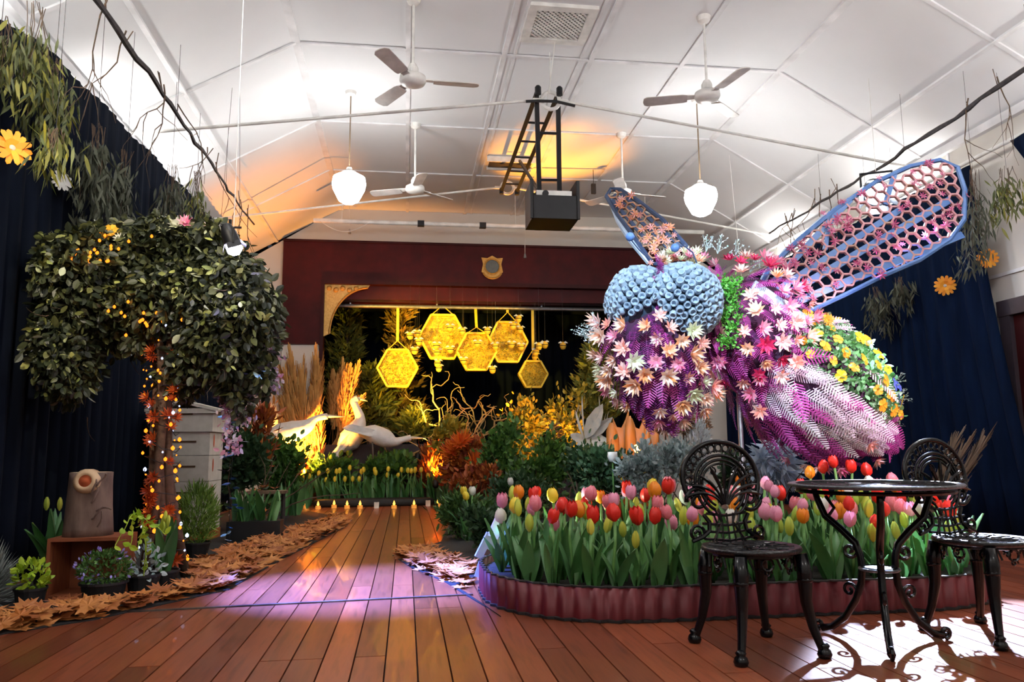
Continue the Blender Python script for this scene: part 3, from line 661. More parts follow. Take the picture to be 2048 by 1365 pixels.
def ell_mesh(E, name, m, parent, k=.93):
    c, u, v, w_ = E; n1, n2 = 24, 14; V = []; F = []
    for j in range(n2+1):
        th = PI*j/n2
        for i in range(n1):
            ph = 2*PI*i/n1; V.append(tuple(c-BEE0+(u*math.sin(th)*math.cos(ph)+w_*math.sin(th)*math.sin(ph)+v*math.cos(th))*k))
    for j in range(n2):
        for i in range(n1): F.append((j*n1+i, (j+1)*n1+i, (j+1)*n1+(i+1) % n1, j*n1+(i+1) % n1))
    return MB().add(V, F).build(name, m, parent, True)
def ell_pts(E, n, seed=0):
    c, u, v, w_ = E; out = []; g = PI*(3-5**.5)
    for i in range(n):
        z = 1-2*(i+.5)/n; r = math.sqrt(1-z*z); a = i*g+seed
        d = (r*math.cos(a), r*math.sin(a), z)
        p = c+u*d[0]+w_*d[1]+v*d[2]
        nn = u/u.length_squared*d[0]+w_/w_.length_squared*d[1]+v/v.length_squared*d[2]
        out.append((p, nn.normalized()))
    return out
def inside(p, E, k=1.0):
    c, u, v, w_ = E; q = p-c
    return (q.dot(u)/u.length_squared)**2+(q.dot(v)/v.length_squared)**2+(q.dot(w_)/w_.length_squared)**2 < k*k
head = ell_mesh(E_HEAD, 'head', m_hull, bee); thx = ell_mesh(E_THX, 'thorax', m_hull, bee); abd = ell_mesh(E_ABD, 'abdomen', m_hull, bee)
m_eyeh = mat('eye_hull', (.03, .05, .09), .9)
for E, n in ((E_EYER, 250), (E_EYEL, 250)):
    eye = ell_mesh(E, 'eye', m_eyeh, bee, .97)
    for p, nn in ell_pts(E, n, random.random()):
        if inside(p, E_HEAD, 1.02) or nn.y > .55 or inside(p, E_EYEL if E is E_EYER else E_EYER, 1.0): continue
        s = random.uniform(.056, .068)
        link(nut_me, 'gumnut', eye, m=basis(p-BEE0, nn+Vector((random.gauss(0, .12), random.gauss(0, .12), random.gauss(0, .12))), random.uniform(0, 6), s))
def facing(nn, p): return nn.dot((CAM_POS-p).normalized())
stuffV = {k: [] for k in ('p', 'm', 'w', 'mint', 'lush', 'spk')}
cnt = {'flower': 0, 'frond': 0}
def add_frond(kind, p, d, up, L, parent):
    m = basis(p-BEE0, d, 0, 1.0)
    # turn the frond's face (its +Y side) outward
    ax = m.to_3x3(); y = ax.col[1]; z = ax.col[2]; uo = (up-z*up.dot(z))
    ang = math.atan2(uo.dot(ax.col[0]), uo.dot(y)); m = basis(p-BEE0, d, -ang, L)
    if cnt['frond'] < 280 and facing(up, p) > .05: cnt['frond'] += 1; link(frond_me[kind], 'frond', parent, m=m)
    else: stuffV[kind].append(m)
def add_flower(me, p, nn, R, parent):
    if cnt['flower'] < 295: cnt['flower'] += 1; link(me, 'flower', parent, m=basis(p-BEE0, nn+Vector((random.gauss(0, .25), random.gauss(0, .25)-.1, random.gauss(0, .25))), random.uniform(0, 6), R))
def down_tan(nn, d=(0, 0, -1), out=.5):
    d = Vector(d); t = d-nn*d.dot(nn)
    return (t.normalized() if t.length > .05 else Vector((1, 0, 0)))+nn*out
# head: purple fronds below the eyes and a beard of flowers
for p, nn in ell_pts(E_HEAD, 300, 1):
    if inside(p, E_EYER, 1.06) or inside(p, E_EYEL, 1.06) or inside(p, E_THX) or nn.y > .5: continue
    x, y = proj(p)
    if y < 560: continue
    add_frond('p' if random.random() < .72 else 'm', p, down_tan(nn, (random.gauss(0, .3), -.1, -1), random.uniform(.4, 1.1)), nn, random.uniform(.17, .27), head)
for p, nn in ell_pts(E_HEAD, 250, 2.1):
    if inside(p, E_EYER, 1.08) or inside(p, E_EYEL, 1.08) or inside(p, E_THX, 1.05): continue
    x, y = proj(p)
    f = facing(nn, p)
    if f < -.1 or y < 640: continue
    if random.random() < (.72 if x < 1390 and y < 810 else .25):
        add_flower(star_me[random.choice([0, 0, 1, 2, 2, 4])], p+nn*.10, nn, random.uniform(.058, .088), head)
# seam between the eyes and crest above
for k in range(16):
    q = at(1318+random.gauss(0, 4), 535+9*k, 5.36); add_frond(random.choice('pm'), q, (random.uniform(-.5, .5), -.35, .8), Vector((0, -1, 0)), .11, head)
for k in range(26):
    q = at(random.uniform(1322, 1410), random.uniform(506, 532), random.uniform(5.45, 5.75)); add_flower(star_me[random.choice([0, 1, 2, 4, 4])], q, Vector((random.uniform(-.4, .2), -.6, .8)), random.uniform(.045, .07), head)
for k in range(14):
    q = at(random.uniform(1415, 1440), random.uniform(560, 690), 5.45); add_frond('m', q, (random.uniform(-.2, .2), -.3, random.choice([1, -1])), Vector((0, -1, 0)), .13, head)
# thorax
for p, nn in ell_pts(E_THX, 190, 3):
    if inside(p, E_HEAD, 1.0) or inside(p, E_ABD, 1.0) or nn.y > .6: continue
    x, y = proj(p)
    add_frond('m' if random.random() < .6 else 'p', p, down_tan(nn, (.6+random.gauss(0, .4), 0, -.7), random.uniform(.4, .9)), nn, random.uniform(.16, .24), thx)
for p, nn in ell_pts(E_THX, 230, 4):
    if inside(p, E_HEAD, 1.02) or inside(p, E_ABD, 1.0): continue
    x, y = proj(p); f = facing(nn, p)
    if f < -.2 or y > 740: continue
    if x < 1482 and 560 < y < 690: stuffV['lush'].append(p); continue
    if random.random() < .75: add_flower(star_me[random.choice([0, 0, 1, 1, 3, 2])] if y > 560 or random.random() < .8 else pansy_me['y'], p+nn*.13, nn, random.uniform(.055, .085), thx)
# abdomen: pale fronds in shingles, magenta below, mint and pansies along the back
for p, nn in ell_pts(E_ABD, 520, 5):
    if inside(p, E_THX, 1.0) or nn.y > .6: continue
    x, y = proj(p); cx, cy = x-1612, y-768; t = math.radians(33); uu = (cx*math.cos(t)+cy*math.sin(t))/195; vv = (-cx*math.sin(t)+cy*math.cos(t))/133
    back = vv+(.45 if uu > 0 else .25)*uu*0
    if back < -.22 and random.random() < .93: stuffV['mint'].append(p); continue
    kind = 'w' if (vv < .50 and uu < .82) else 'm'
    if uu < -.55 and vv > .2: kind = 'p'
    if random.random() < .12: kind = 'm'
    add_frond(kind, p, down_tan(nn, (.85+random.gauss(0, .3), 0, -.6+.2*vv+random.gauss(0, .3)), random.uniform(.25, .8)), nn, random.uniform(.20, .33), abd)
for p, nn in ell_pts(E_ABD, 330, 6):
    if inside(p, E_THX, 1.02): continue
    x, y = proj(p); f = facing(nn, p)
    if f < -.25: continue
    cx, cy = x-1612, y-768; t = math.radians(33); uu = (cx*math.cos(t)+cy*math.sin(t))/195; vv = (-cx*math.sin(t)+cy*math.cos(t))/133
    if vv < -.28 and uu > -.80:
        if random.random() < .8: add_flower(pansy_me[random.choice('oooooyb')] , p+nn*.07, nn, random.uniform(.038, .058), abd)
    elif uu < -.2 and vv < .2:
        if random.random() < .65: add_flower(star_me[random.choice([0, 1, 3, 2, 0])], p+nn*.13, nn, random.uniform(.055, .08), abd)
    elif random.random() < .16: add_flower(star_me[random.choice([1, 0, 3])], p+nn*.12, nn, random.uniform(.055, .08), abd)
# what is past the count, and the small leaves, as joined parts
for k, nm in (('p', 'purple_fronds'), ('m', 'magenta_fronds'), ('w', 'pale_fronds')):
    if stuffV[k]: MB().scat(frond_T(10), np.array([np.array(m)[:3, :4] for m in stuffV[k]])).build(nm, {'p': m_fpurp, 'm': m_fmag, 'w': m_fwhite}[k], bee, kind='stuff')
def leafcloud(pts, n, sig, size, T=LEAF_OVAL, up=.3):
    pts = np.array([tuple(p) for p in pts]); P = pts[rng.integers(0, len(pts), n)]+rng.normal(0, sig, (n, 3)); D = rng.normal(0, 1, (n, 3)); D[:, 2] += up; D[:, 1] -= .3
    return T, np_basis(P, D, rng.uniform(0, 6.28, n), rng.uniform(size[0], size[1], n))
off = lambda L_: [p-BEE0 for p in L_]
T_, M_ = leafcloud(off(stuffV['mint']), 2900, .035, (.03, .06)); MB().scat(T_, M_).build('mint_foliage', m_mint, abd, kind='stuff')
lush = [at(random.uniform(1443, 1478), random.uniform(556, 690), 5.42) for _ in range(60)]
T_, M_ = leafcloud(off(lush+stuffV['lush']), 1300, .022, (.018, .034)); MB().scat(T_, M_).build('trailing_greenery', m_lush, thx, kind='stuff')
# airy sprigs around the outline
m_sprig = mat('pale_sprig', [(.45, .60, .62), (.70, .78, .82), (.30, .48, .40)], .6, island=True)
for (px, py, dx, dz, Y) in ((1412, 505, .1, 1, 5.5), (1435, 508, .3, 1, 5.6), (1470, 515, .5, 1, 5.7), (1185, 675, -1, .25, 5.6), (1200, 660, -1, .1, 5.6), (1500, 545, .4, .9, 5.8), (1780, 770, 1, .35, 5.9), (1785, 800, 1, .1, 5.9), (1770, 845, 1, -.2, 5.9), (1765, 880, .9, -.5, 5.85)):
    b = MB(); q0 = at(px, py, Y)-BEE0; P = []
    for k in range(7):
        tw = wander(q0, (dx+random.gauss(0, .25), random.gauss(-.1, .25), dz+random.gauss(0, .25)), 4, .035, .2); b.tube(tw, .002, 3)
        P += [tw[i] for i in (2, 3, 4)]*2
    n = len(P); b.scat(LEAF_OVAL, np_basis(np.array([tuple(p) for p in P])+rng.normal(0, .008, (n, 3)), rng.normal(0, 1, (n, 3)), rng.uniform(0, 6, n), rng.uniform(.012, .024, n)))
    b.build('sprig', m_sprig, bee)
# antennae, mount board, pole
for pts, tip in (([(1300, 520), (1278, 500), (1262, 480)], (1260, 474)), ([(1395, 530), (1385, 505), (1368, 492), (1352, 494)], (1350, 496))):
    an = MB().tube([at(x, y, 5.45)-BEE0 for x, y in pts], .006, 5).build('antenna', m_navy_t, bee)
    MB().lathe([(.001, -.035), (.025, -.025), (.036, 0), (.025, .025), (.001, .035)], 12, Matrix.Translation(at(*tip, 5.45)-BEE0)).build('antenna_ball', m_blue_t, an, True)
MB().bar(at(1505, 572, 5.50)-BEE0, at(1612, 646, 5.50)-BEE0, .10, .03, up=(0, -1, .3)).build('wing_board', m_paleblue, bee)
p0 = at(1483, 900, 5.95); MB().tube([Vector((p0.x, p0.y, .13))-BEE0, Vector((p0.x, p0.y, 1.35))-BEE0], .02, 10).build('pole', m_steel, bee)

# wings: timber ribs and rim round a paper honeycomb, stuck with pink leaves
def in_poly(x, y, P):
    c = False; n = len(P)
    for i in range(n):
        (x1, y1), (x2, y2) = P[i], P[i-1]
        if (y1 > y) != (y2 > y) and x < (x2-x1)*(y-y1)/(y2-y1)+x1: c = not c
    return c
SMALLSTAR = star_T(7, .2, .16, 1)
m_wleaf = flowermat('wing_leaf', (.42, .03, .14), (.66, .16, .34), (.30, .02, .10), (.80, .40, .50)); m_wleafo = flowermat('wing_leaf_orange', (.70, .20, .05), (.80, .40, .45), (.85, .35, .08))
wl_me = TM(SMALLSTAR, 'leaf_rosette', m_wleaf); wlo_me = TM(SMALLSTAR, 'leaf_rosette', m_wleafo)
def wing(P0, n, outline, base, ribs, hexr, mrim, mcomb, mrib, leaf_me, nleaf, plates=()):
    n = Vector(n).normalized(); P0 = Vector(P0)
    wg = empty('wing', P0-BEE0, 0, None, None, None, bee)
    e1 = (Vector((1, 0, 0))-n*n.x).normalized(); e2 = n.cross(e1)
    if e2.z < 0: e2 = -e2
    def uv(px, py): q = on_plane(px, py, P0, n)-P0; return (q.dot(e1), q.dot(e2))
    def W(u): return e1*u[0]+e2*u[1]
    poly = [uv(*q) for q in outline]
    MB().tube([W(u) for u in poly], .020, 6, True).build('rim', mrim, wg)
    for a, b, wd in ribs: MB().bar(W(uv(*a)), W(uv(*b)), wd, .02, up=n).build('rib', mrib, wg)
    for pl in plates:
        P = [uv(*q) for q in pl]; MB().tube([W(u)-n*.0+n*-.02 for u in P], [.028]*len(P), 6).build('edge_plate', m_paleblue, wg)
    hb = MB(); s3 = 3**.5
    us = [p[0] for p in poly]; vs_ = [p[1] for p in poly]; seen = set(); cells = []
    for i in range(-60, 60):
        for j in range(-60, 60):
            cx, cy = hexr*1.5*i, hexr*s3*(j+.5*(i % 2))
            if not (min(us) < cx < max(us) and min(vs_) < cy < max(vs_)) or not in_poly(cx, cy, poly): continue
            cells.append((cx, cy))
            for k in range(6):
                a0, a1 = PI/3*k, PI/3*(k+1); A = (cx+hexr*math.cos(a0), cy+hexr*math.sin(a0)); B = (cx+hexr*math.cos(a1), cy+hexr*math.sin(a1))
                key = (round((A[0]+B[0])*200), round((A[1]+B[1])*200))
                if key in seen: continue
                seen.add(key)
                if in_poly(*A, poly) and in_poly(*B, poly): hb.bar(W(A), W(B), hexr*.26, .025, up=n)
    hb.build('honeycomb', mcomb, wg)
    for k in range(nleaf):
        c = random.choice(cells); link(leaf_me, 'leaf_rosette', wg, m=basis(W((c[0]+random.gauss(0, hexr*.5), c[1]+random.gauss(0, hexr*.5)))-n*.0+(n*-.03 if n.y > 0 else n*.03), (n if n.y < 0 else -n)+Vector((random.gauss(0, .3), 0, random.gauss(0, .3))), random.uniform(0, 6), random.uniform(.028, .05)))
    return wg
big = [(1515, 585), (1540, 535), (1600, 478), (1670, 420), (1750, 365), (1820, 333), (1880, 320), (1915, 335), (1930, 380), (1928, 440), (1900, 480), (1840, 520), (1770, 550), (1690, 590), (1600, 632)]
wing(at(1550, 600, 5.65), (-.12, -.95, .22), big, (1550, 600),
     [((1528, 585), (1700, 400), .05), ((1540, 590), (1800, 420), .05), ((1555, 600), (1900, 400), .06), ((1575, 612), (1925, 470), .06), ((1660, 425), (1650, 500), .035), ((1790, 345), (1770, 410), .04)],
     .058, m_blue_t, m_comb, m_blue_t, wl_me, 75, plates=([(1512, 592), (1535, 545), (1575, 500), (1620, 462), (1655, 428)],))
small = [(1213, 392), (1222, 379), (1240, 380), (1275, 402), (1325, 440), (1370, 490), (1392, 522), (1340, 530), (1305, 528), (1270, 478), (1235, 430)]
wing(at(1345, 520, 5.75), (-.35, -.9, .25), small, (1345, 520), [((1228, 390), (1360, 520), .03), ((1224, 400), (1330, 525), .03), ((1240, 385), (1385, 515), .03)],
     .045, m_navy_t, m_combo, m_navy_t, wlo_me, 34, plates=([(1222, 398), (1238, 440), (1262, 478), (1300, 524)],))

# ------------------------------------------------------------------ planter with tulips
m_red = mat('maroon_corrugated_steel', [(.10, .008, .012), (.15, .012, .018)], .45, .2, 6); m_soil = mat('dark_soil', [(.008, .007, .006), (.025, .02, .015)], .95, 0, 30, .6); m_rim = mat('black_rubber_edge', (.012, .012, .013), .5)
PC = Vector((2.06, 4.92, 0)); PHX, PHY, PR = 1.58, .90, .78
def rr_path(hx, hy, r, n=240):
    pts = []; per = 4*(hx-r)+4*(hy-r)+2*PI*r
    for i in range(n):
        s = per*i/n
        segs = [(2*(hx-r), lambda q: (-(hx-r)+q, -hy)), (PI*r/2, lambda q: (hx-r+r*math.sin(q/r), -(hy-r)-r*math.cos(q/r))), (2*(hy-r), lambda q: (hx, -(hy-r)+q)),
                (PI*r/2, lambda q: (hx-r+r*math.cos(q/r), hy-r+r*math.sin(q/r))), (2*(hx-r), lambda q: (hx-r-q, hy)), (PI*r/2, lambda q: (-(hx-r)-r*math.sin(q/r), hy-r+r*math.cos(q/r))),
                (2*(hy-r), lambda q: (-hx, hy-r-q)), (PI*r/2+1, lambda q: (-(hx-r)-r*math.cos(q/r), -(hy-r)-r*math.sin(q/r)))]
        for L0, fn in segs:
            if s <= L0: pts.append(fn(s)); break
            s -= L0
    return pts
pl = empty('tulip_planter', PC, 0, 'low rounded planter edged with maroon corrugated steel, full of tulips', 'planter')
base_p = rr_path(PHX, PHY, PR, 540); NN = len(base_p); V = []; F = []; wav = []
for i, (x, y) in enumerate(base_p):
    a, b = Vector(base_p[i-1]), Vector(base_p[(i+1) % NN]); t = (b-a).normalized(); no_ = Vector((t.y, -t.x)); o = .011*math.sin(2*PI*i/6)
    wav.append((x+no_.x*o, y+no_.y*o))
for z in (.0, .175): V += [(x, y, z) for x, y in wav]
for z in (.175, .0): V += [(x*.993, y*.99, z) for x, y in wav]
for j in range(3):
    for i in range(NN): F.append((j*NN+i, j*NN+(i+1) % NN, (j+1)*NN+(i+1) % NN, (j+1)*NN+i))
MB().add(V, F).build('corrugated_wall', m_red, pl, True)
MB().tube([(x*.997, y*.995, .178) for x, y in wav[::2]], .007, 5, True).build('rim_edging', m_rim, pl)
MB().tube([(x*1.0, y*1.0, .008) for x, y in wav[::2]], .010, 5, True).build('base_edging', m_rim, pl)
MB().add([(x*.985, y*.98, .135) for x, y in base_p[::4]], [tuple(range(len(base_p[::4])))]).build('soil', m_soil, pl)
m_tleaf = mat('tulip_leaf', [(.05, .16, .04), (.09, .26, .07), (.07, .20, .08), (.14, .32, .10)], .4, island=True, trans=.15); m_tstem = mat('tulip_stem', (.12, .28, .07), .5)
TC = {'red': ((.75, .01, .015), (.90, .05, .02)), 'orange': ((.92, .20, .01), (.95, .38, .02)), 'pink': ((.90, .22, .42), (.95, .50, .65)), 'white': ((.85, .85, .78), (.92, .92, .86)), 'yellow': ((.90, .68, .02), (.95, .78, .10)), 'striped pink and red': ((.90, .12, .16), (.95, .40, .50))}
tmat = {k: mat('tulip_'+k.replace(' ', '_'), list(v), .4, 0, 25, island=False, trans=.12) for k, v in TC.items()}
m_bud = mat('tulip_bud', [(.62, .66, .06), (.40, .58, .08), (.80, .74, .10)], .4, island=True, trans=.1)
def tulip_T(openness=.0):
    V = []; F = []
    for l in range(2):
        for k in range(3):
            a = 2*PI*(k+.5*l)/3; u = len(V); sc = 1-.10*l
            for (h, r, hw) in ((0, .10, .10), (.22, .40, .42), (.50, .47, .48), (.78, .36+openness*.3, .34), (1.0, .10+openness*.7, .02)):
                for q in (-1, 0, 1):
                    b = a+q*hw/max(r, .12)*.95*(1 if r > .11 else .4); rr = r*sc*(1.0 if q == 0 else .97); V.append((rr*math.cos(b)*.95, rr*math.sin(b)*.95, h*(1 if q == 0 else .97)))
            for i in range(4):
                for q in range(2): F.append((u+i*3+q, u+i*3+q+1, u+i*3+4+q, u+i*3+3+q))
    return V, F
def tleaf_T(bend, wid, curl):
    V = []; F = []; n = 7
    for i in range(n+1):
        t = i/n; w_ = wid*math.sin(PI*min(.999, (.10+.90*t)))**.75*(1-.15*t); y = -bend*t*t; z = t*(1-.25*bend*t)
        for q in (-1, 0, 1): V.append((q*w_*(1), y-(0.0 if q else -.03)-abs(q)*curl*w_, z))
    for i in range(n):
        for q in range(2): F.append((i*3+q, i*3+q+1, i*3+4+q, i*3+3+q))
    return V, F
th_me = {k: [TM(tulip_T(o), 'flower_head', m, True) for o in (0, .12, .25)] for k, m in tmat.items()}
bud_me = TM(tulip_T(0), 'bud', m_bud, True)
tl_me = [TM(tleaf_T(b_, w_, c_), 'leaf', m_tleaf, True) for b_, w_, c_ in ((.12, .13, .3), (.26, .15, .2), (.44, .14, .4), (.20, .11, .5))]
st_me = [MB().tube([(0, 0, 0), (.01, .0, .35), (.012, .01, .7), (0, 0, 1.0)], [.011, .010, .009, .009], 6).mesh('stem', m_tstem, True), MB().tube([(0, 0, 0), (-.015, .01, .35), (-.014, -.006, .7), (0, 0, 1.0)], [.011, .010, .009, .009], 6).mesh('stem', m_tstem, True)]
def tulip(p, h, kind, size, group, label, nleaf=3, r_=random):
    r = empty('tulip', p, r_.uniform(0, 6.28), label, 'tulip', group)
    lean = r_.gauss(0, .02); 
    o = link(r_.choice(st_me), 'stem', r); o.scale = (1, 1, h); o.rotation_euler = (lean, 0, 0)
    top = Vector((0, -math.sin(lean)*h, math.cos(lean)*h))
    if kind == 'bud': q = link(bud_me, 'bud', r); q.scale = (size*.62, size*.62, size*1.15)
    else: q = link(r_.choice(th_me[kind]), 'flower_head', r); q.scale = (size, size, size*1.12)
    q.location = top-Vector((0, 0, size*.05)); q.rotation_euler = (r_.gauss(0, .12), r_.gauss(0, .12), 0)
    for k in range(nleaf):
        l = link(r_.choice(tl_me), 'leaf', r); s = min(h, .5)*r_.uniform(.72, 1.02); l.scale = (s*r_.uniform(.8, 1.2), s, s); l.rotation_euler = (r_.uniform(-.04, .16), r_.gauss(0, .07), k*2*PI/nleaf+r_.uniform(-.5, .5)); l.location = (0, 0, .0)
    return r
rt = random.Random(11); spots = []; tries = 0; TALL = []
for (px, py, kd, Y) in ((1673, 943, 'red', 5.35), (1707, 946, 'red', 5.42), (1648, 950, 'red', 5.45), (1622, 952, 'orange', 5.33), (1735, 952, 'red', 5.33), (1310, 990, 'orange', 4.75), (1335, 988, 'red', 4.87), (1262, 985, 'pink', 4.75), (1003, 1040, 'white', 4.95)):
    q = at(px, py, Y); TALL.append((q, kd)); spots.append((q.x-PC.x, q.y-PC.y))
while len(spots) < 164 and tries < 9000:
    tries += 1
    x = rt.uniform(-PHX+.10, PHX-.10); y = rt.uniform(-PHY+.10, .35)
    if abs(x) > PHX-PR and abs(y) > PHY-PR and math.hypot(abs(x)-(PHX-PR), abs(y)-(PHY-PR)) > PR-.10: continue
    if all((x-a)**2+(y-b)**2 > .118**2 for a, b in spots): spots.append((x, y))
pal_w = ['red']*8+['orange']*3+['pink']*8+['white']*4+['yellow']*2+['striped pink and red']*4+['bud']*16
for x, y in spots[len(TALL):]:
    kd = rt.choice(pal_w); h = rt.uniform(.25, .36)+.13*(y+PHY)/1.2
    if kd == 'bud': h -= .05
    zone = ['near the stake lamp', 'before the silvery shrubs', 'behind the plain dark chair', 'behind the round table', 'behind the glinting chair'][min(4, int((x+PHX)/(2*PHX)*5))]
    lb = ('tulip with closed yellow-green bud ' if kd == 'bud' else kd+' tulip in bloom ')+('by the planter rim ' if y < -.45 else 'deep in the planter ')+zone
    tulip((PC.x+x, PC.y+y, .13), h, kd, rt.uniform(.076, .100), 'planter tulips', lb, 3, rt)
for q, kd in TALL:
    if kd == 'white': tulip((q.x, q.y, .13), q.z-.15, kd, .09, None, 'single white tulip at the rounded planter end beside the stake lamp', 3, rt)
    else: tulip((q.x, q.y, .13), q.z-.15+rt.uniform(-.05, .05), kd, rt.uniform(.085, .100), 'tall tulips', 'tall '+kd+' tulip standing above the others in the planter', 3, rt)
# ------------------------------------------------------------------ cast-iron table and chairs
m_seatiron = mat('patterned_iron', (.003, .004, .006), .36, 0, 70, .35, coat=.2, detail=2, spec=.4)
m_ttop = mat('sheen_iron_top', [(.012, .016, .024), (.035, .045, .06)], .5, .3, 60, .6, coat=.9, detail=2, spec=1.0); m_ttop.node_tree.nodes['Principled BSDF'].inputs['Coat Roughness'].default_value = .42  # the lamp's bluish sheen is put into the lightened base colour
m_seatiron.node_tree.nodes['Principled BSDF'].inputs['Coat Roughness'].default_value = .35
def spiral(c, r0, turns, a0, ex, ez, n=26, grow=1.0):
    return [Vector(c)+(Vector(ex)*math.cos(a0+2*PI*turns*i/n)+Vector(ez)*math.sin(a0+2*PI*turns*i/n))*(r0*(1-.86*i/n)) for i in range(n+1)]
def make_chair():
    r = empty('bistro_chair', (0, 0, 0), 0, None, 'chair', None)
    SZ = .45; tilt = math.radians(9); BY = .175
    def B(x, z): return Vector((x, BY+(z-SZ)*math.tan(tilt)+.35*x*x, z))
    # seat
    MB().lathe([(.001, SZ-.018), (.19, SZ-.022), (.215, SZ-.016), (.222, SZ-.004), (.216, SZ+.006), (.200, SZ+.004), (.12, SZ-.004), (.001, SZ-.007)], 40).build('seat', m_seatiron, r, True)
    b = MB()
    for rad in (.17, .12, .07, .03): b.tube([(rad*math.cos(a), rad*math.sin(a), SZ+.000-.004*(rad < .13)) for a in np.linspace(0, 2*PI, 30, False)], .004, 5, True)
    for k in range(16): a = 2*PI*k/16; b.tube([(.04*math.cos(a), .04*math.sin(a), SZ-.004), (.11*math.cos(a+.15), .11*math.sin(a+.15), SZ-.002), (.19*math.cos(a), .19*math.sin(a), SZ+.002)], .0035, 4)
    b.build('seat_tracery', m_iron, r)
    # outer hoop ending in scrolls
    CZ, HX, HZ = .745, .205, .180
    arc = [B(HX*math.cos(a), CZ+HZ*math.sin(a)) for a in np.linspace(math.radians(-28), math.radians(208), 44)]
    MB().tube(arc, .0125, 8).build('back_hoop', m_iron, r, True)
    for sx in (-1, 1):
        c = B(sx*(HX-.065), CZ-.095); MB().tube(spiral(c, .062, 1.6, math.radians(10) if sx > 0 else math.radians(170), (1, 0, 0), (0, 0, -1) if sx > 0 else (0, 0, -1), 30), [.011*(1-.012*i) for i in range(31)], 7).build('scroll', m_iron, r, True)
    for k, (sx_, sz_, rr_) in enumerate(((.70, .74, .008), (.60, .62, .008), (.52, .52, .006))):
        MB().tube([B(HX*sx_*math.cos(a), CZ-.02+HZ*sz_*math.sin(a)*(1.0 if math.sin(a) > 0 else 1.25)) for a in np.linspace(math.radians(-62), math.radians(242), 40)], rr_, 6).build('inner_hoop', m_iron, r, True)
    # filigree between the hoops
    f = MB()
    for k in range(19):
        a = math.radians(-25+k*230/18); q = .86; c = B(HX*q*math.cos(a), CZ-.004+HZ*q*math.sin(a))
        f.tube([c+Vector((.017*math.cos(t), 0, .017*math.sin(t))) for t in np.linspace(0, 2*PI, 9, False)], .0045, 5, True)
        a2 = a+math.radians(6.4)
        for q0, q1, da in ((.74, .98, .05), (.98, .74, .05)):
            f.tube([B(HX*q0*math.cos(a2-da), CZ-.004+HZ*q0*math.sin(a2-da)), B(HX*q1*math.cos(a2+da), CZ-.004+HZ*q1*math.sin(a2+da))], .0045, 5)
        f.tube([B(HX*.62*math.cos(a), CZ-.012+HZ*.66*math.sin(a)), B(HX*.70*math.cos(a), CZ-.012+HZ*.74*math.sin(a))], .004, 4)
    f.build('filigree', m_iron, r)
    # palmette in the middle
    pm = MB()
    for k in range(-4, 5):
        an = k*.27; L0 = .20-.012*abs(k)
        pts = [B(.010*k*(.4+t), CZ-.12+0*t)+Vector((math.sin(an*(.3+.9*t))*L0*t, 0, math.cos(an*(.3+.9*t))*L0*t)) for t in np.linspace(0, 1, 9)]
        pm.tube(pts, [.007, .0065, .006, .006, .007, .009, .010, .008, .003], 6)
        if abs(k) in (1, 3): pm.tube(spiral(pts[-2], .020, 1.2, 1.5, (1 if k > 0 else -1, 0, 0), (0, 0, 1), 14), .004, 5)
    pm.build('palmette', m_iron, r)
    # waist down to the seat
    wsx = MB()
    for sx in (-1, 1):
        wsx.tube([B(sx*.12, CZ-.165), B(sx*.095, CZ-.20), B(sx*.10, CZ-.24), B(sx*.135, SZ+.03), B(sx*.19, SZ+.01)], [.010, .011, .011, .011, .010], 7)
        wsx.tube(spiral(B(sx*.165, SZ+.045), .042, 1.5, 0 if sx < 0 else PI, (1, 0, 0), (0, 0, 1), 22), .008, 6)
        wsx.tube([B(sx*.06, CZ-.14), B(sx*.03, CZ-.20), B(sx*.05, SZ+.06), B(sx*.09, SZ)], .006, 5)
    for z in (CZ-.16, CZ-.205, SZ+.055, SZ+.02): hw = .105 if z > .55 else .13; wsx.tube([B(-hw, z), B(0, z-.012), B(hw, z)], .007, 5)
    for x in (-.07, -.035, 0, .035, .07): wsx.tube([B(x, SZ), B(x*.8, SZ+.09), B(x, CZ-.16)], .005, 5)
    wsx.build('waist_splat', m_iron, r)
    # apron
    ap = MB()
    for k in range(10):
        a = 2*PI*k/10+.1; c = Vector((.185*math.cos(a), .185*math.sin(a), SZ-.055)); t = Vector((-math.sin(a), math.cos(a), 0))
        ap.tube([c+t*(.026*math.cos(q))+Vector((0, 0, .026*math.sin(q))) for q in np.linspace(0, 2*PI, 10, False)], .006, 5, True)
        ap.tube(spiral(c-Vector((0, 0, .035)), .02, 1.1, 0, t, (0, 0, 1), 12), .005, 4)
        ap.tube([c+t*.04+Vector((0, 0, .035)), c+t*.06+Vector((0, 0, -.02))], .006, 4)
    ap.tube([(.19*math.cos(a), .19*math.sin(a), SZ-.024) for a in np.linspace(0, 2*PI, 30, False)], .008, 5, True)
    ap.build('apron', m_iron, r)
    for k, (x, y) in enumerate(((-.15, -.15), (.15, -.15), (-.14, .15), (.14, .15))):
        o = Vector((x, y, 0)).normalized(); P = [Vector((x, y, SZ-.02))*1+Vector((0, 0, 0)), Vector((x, y, SZ-.10))+o*.012, Vector((x, y, SZ-.22))+o*.012, Vector((x, y, .12))+o*.035, Vector((x, y, .045))+o*.062, Vector((x, y, .02))+o*.070]
        lg = MB().tube(P, [.028, .034, .026, .020, .017, .018], 10).build('leg', m_iron, r, True)
        q = Vector((x, y, 0))+o*.075
        MB().lathe([(.001, 0), (.026, .002), (.032, .016), (.026, .034), (.018, .042), (.024, .052), (.014, .062), (.001, .066)], 12, Matrix.Translation(q)).build('foot', m_iron, lg, True)
        MB().lathe([(.001, -.02), (.03, -.01), (.036, .0), (.03, .012), (.001, .02)], 10, Matrix.Translation(Vector((x, y, SZ-.13))+o*.012)).build('collar', m_iron, lg, True)
    return r
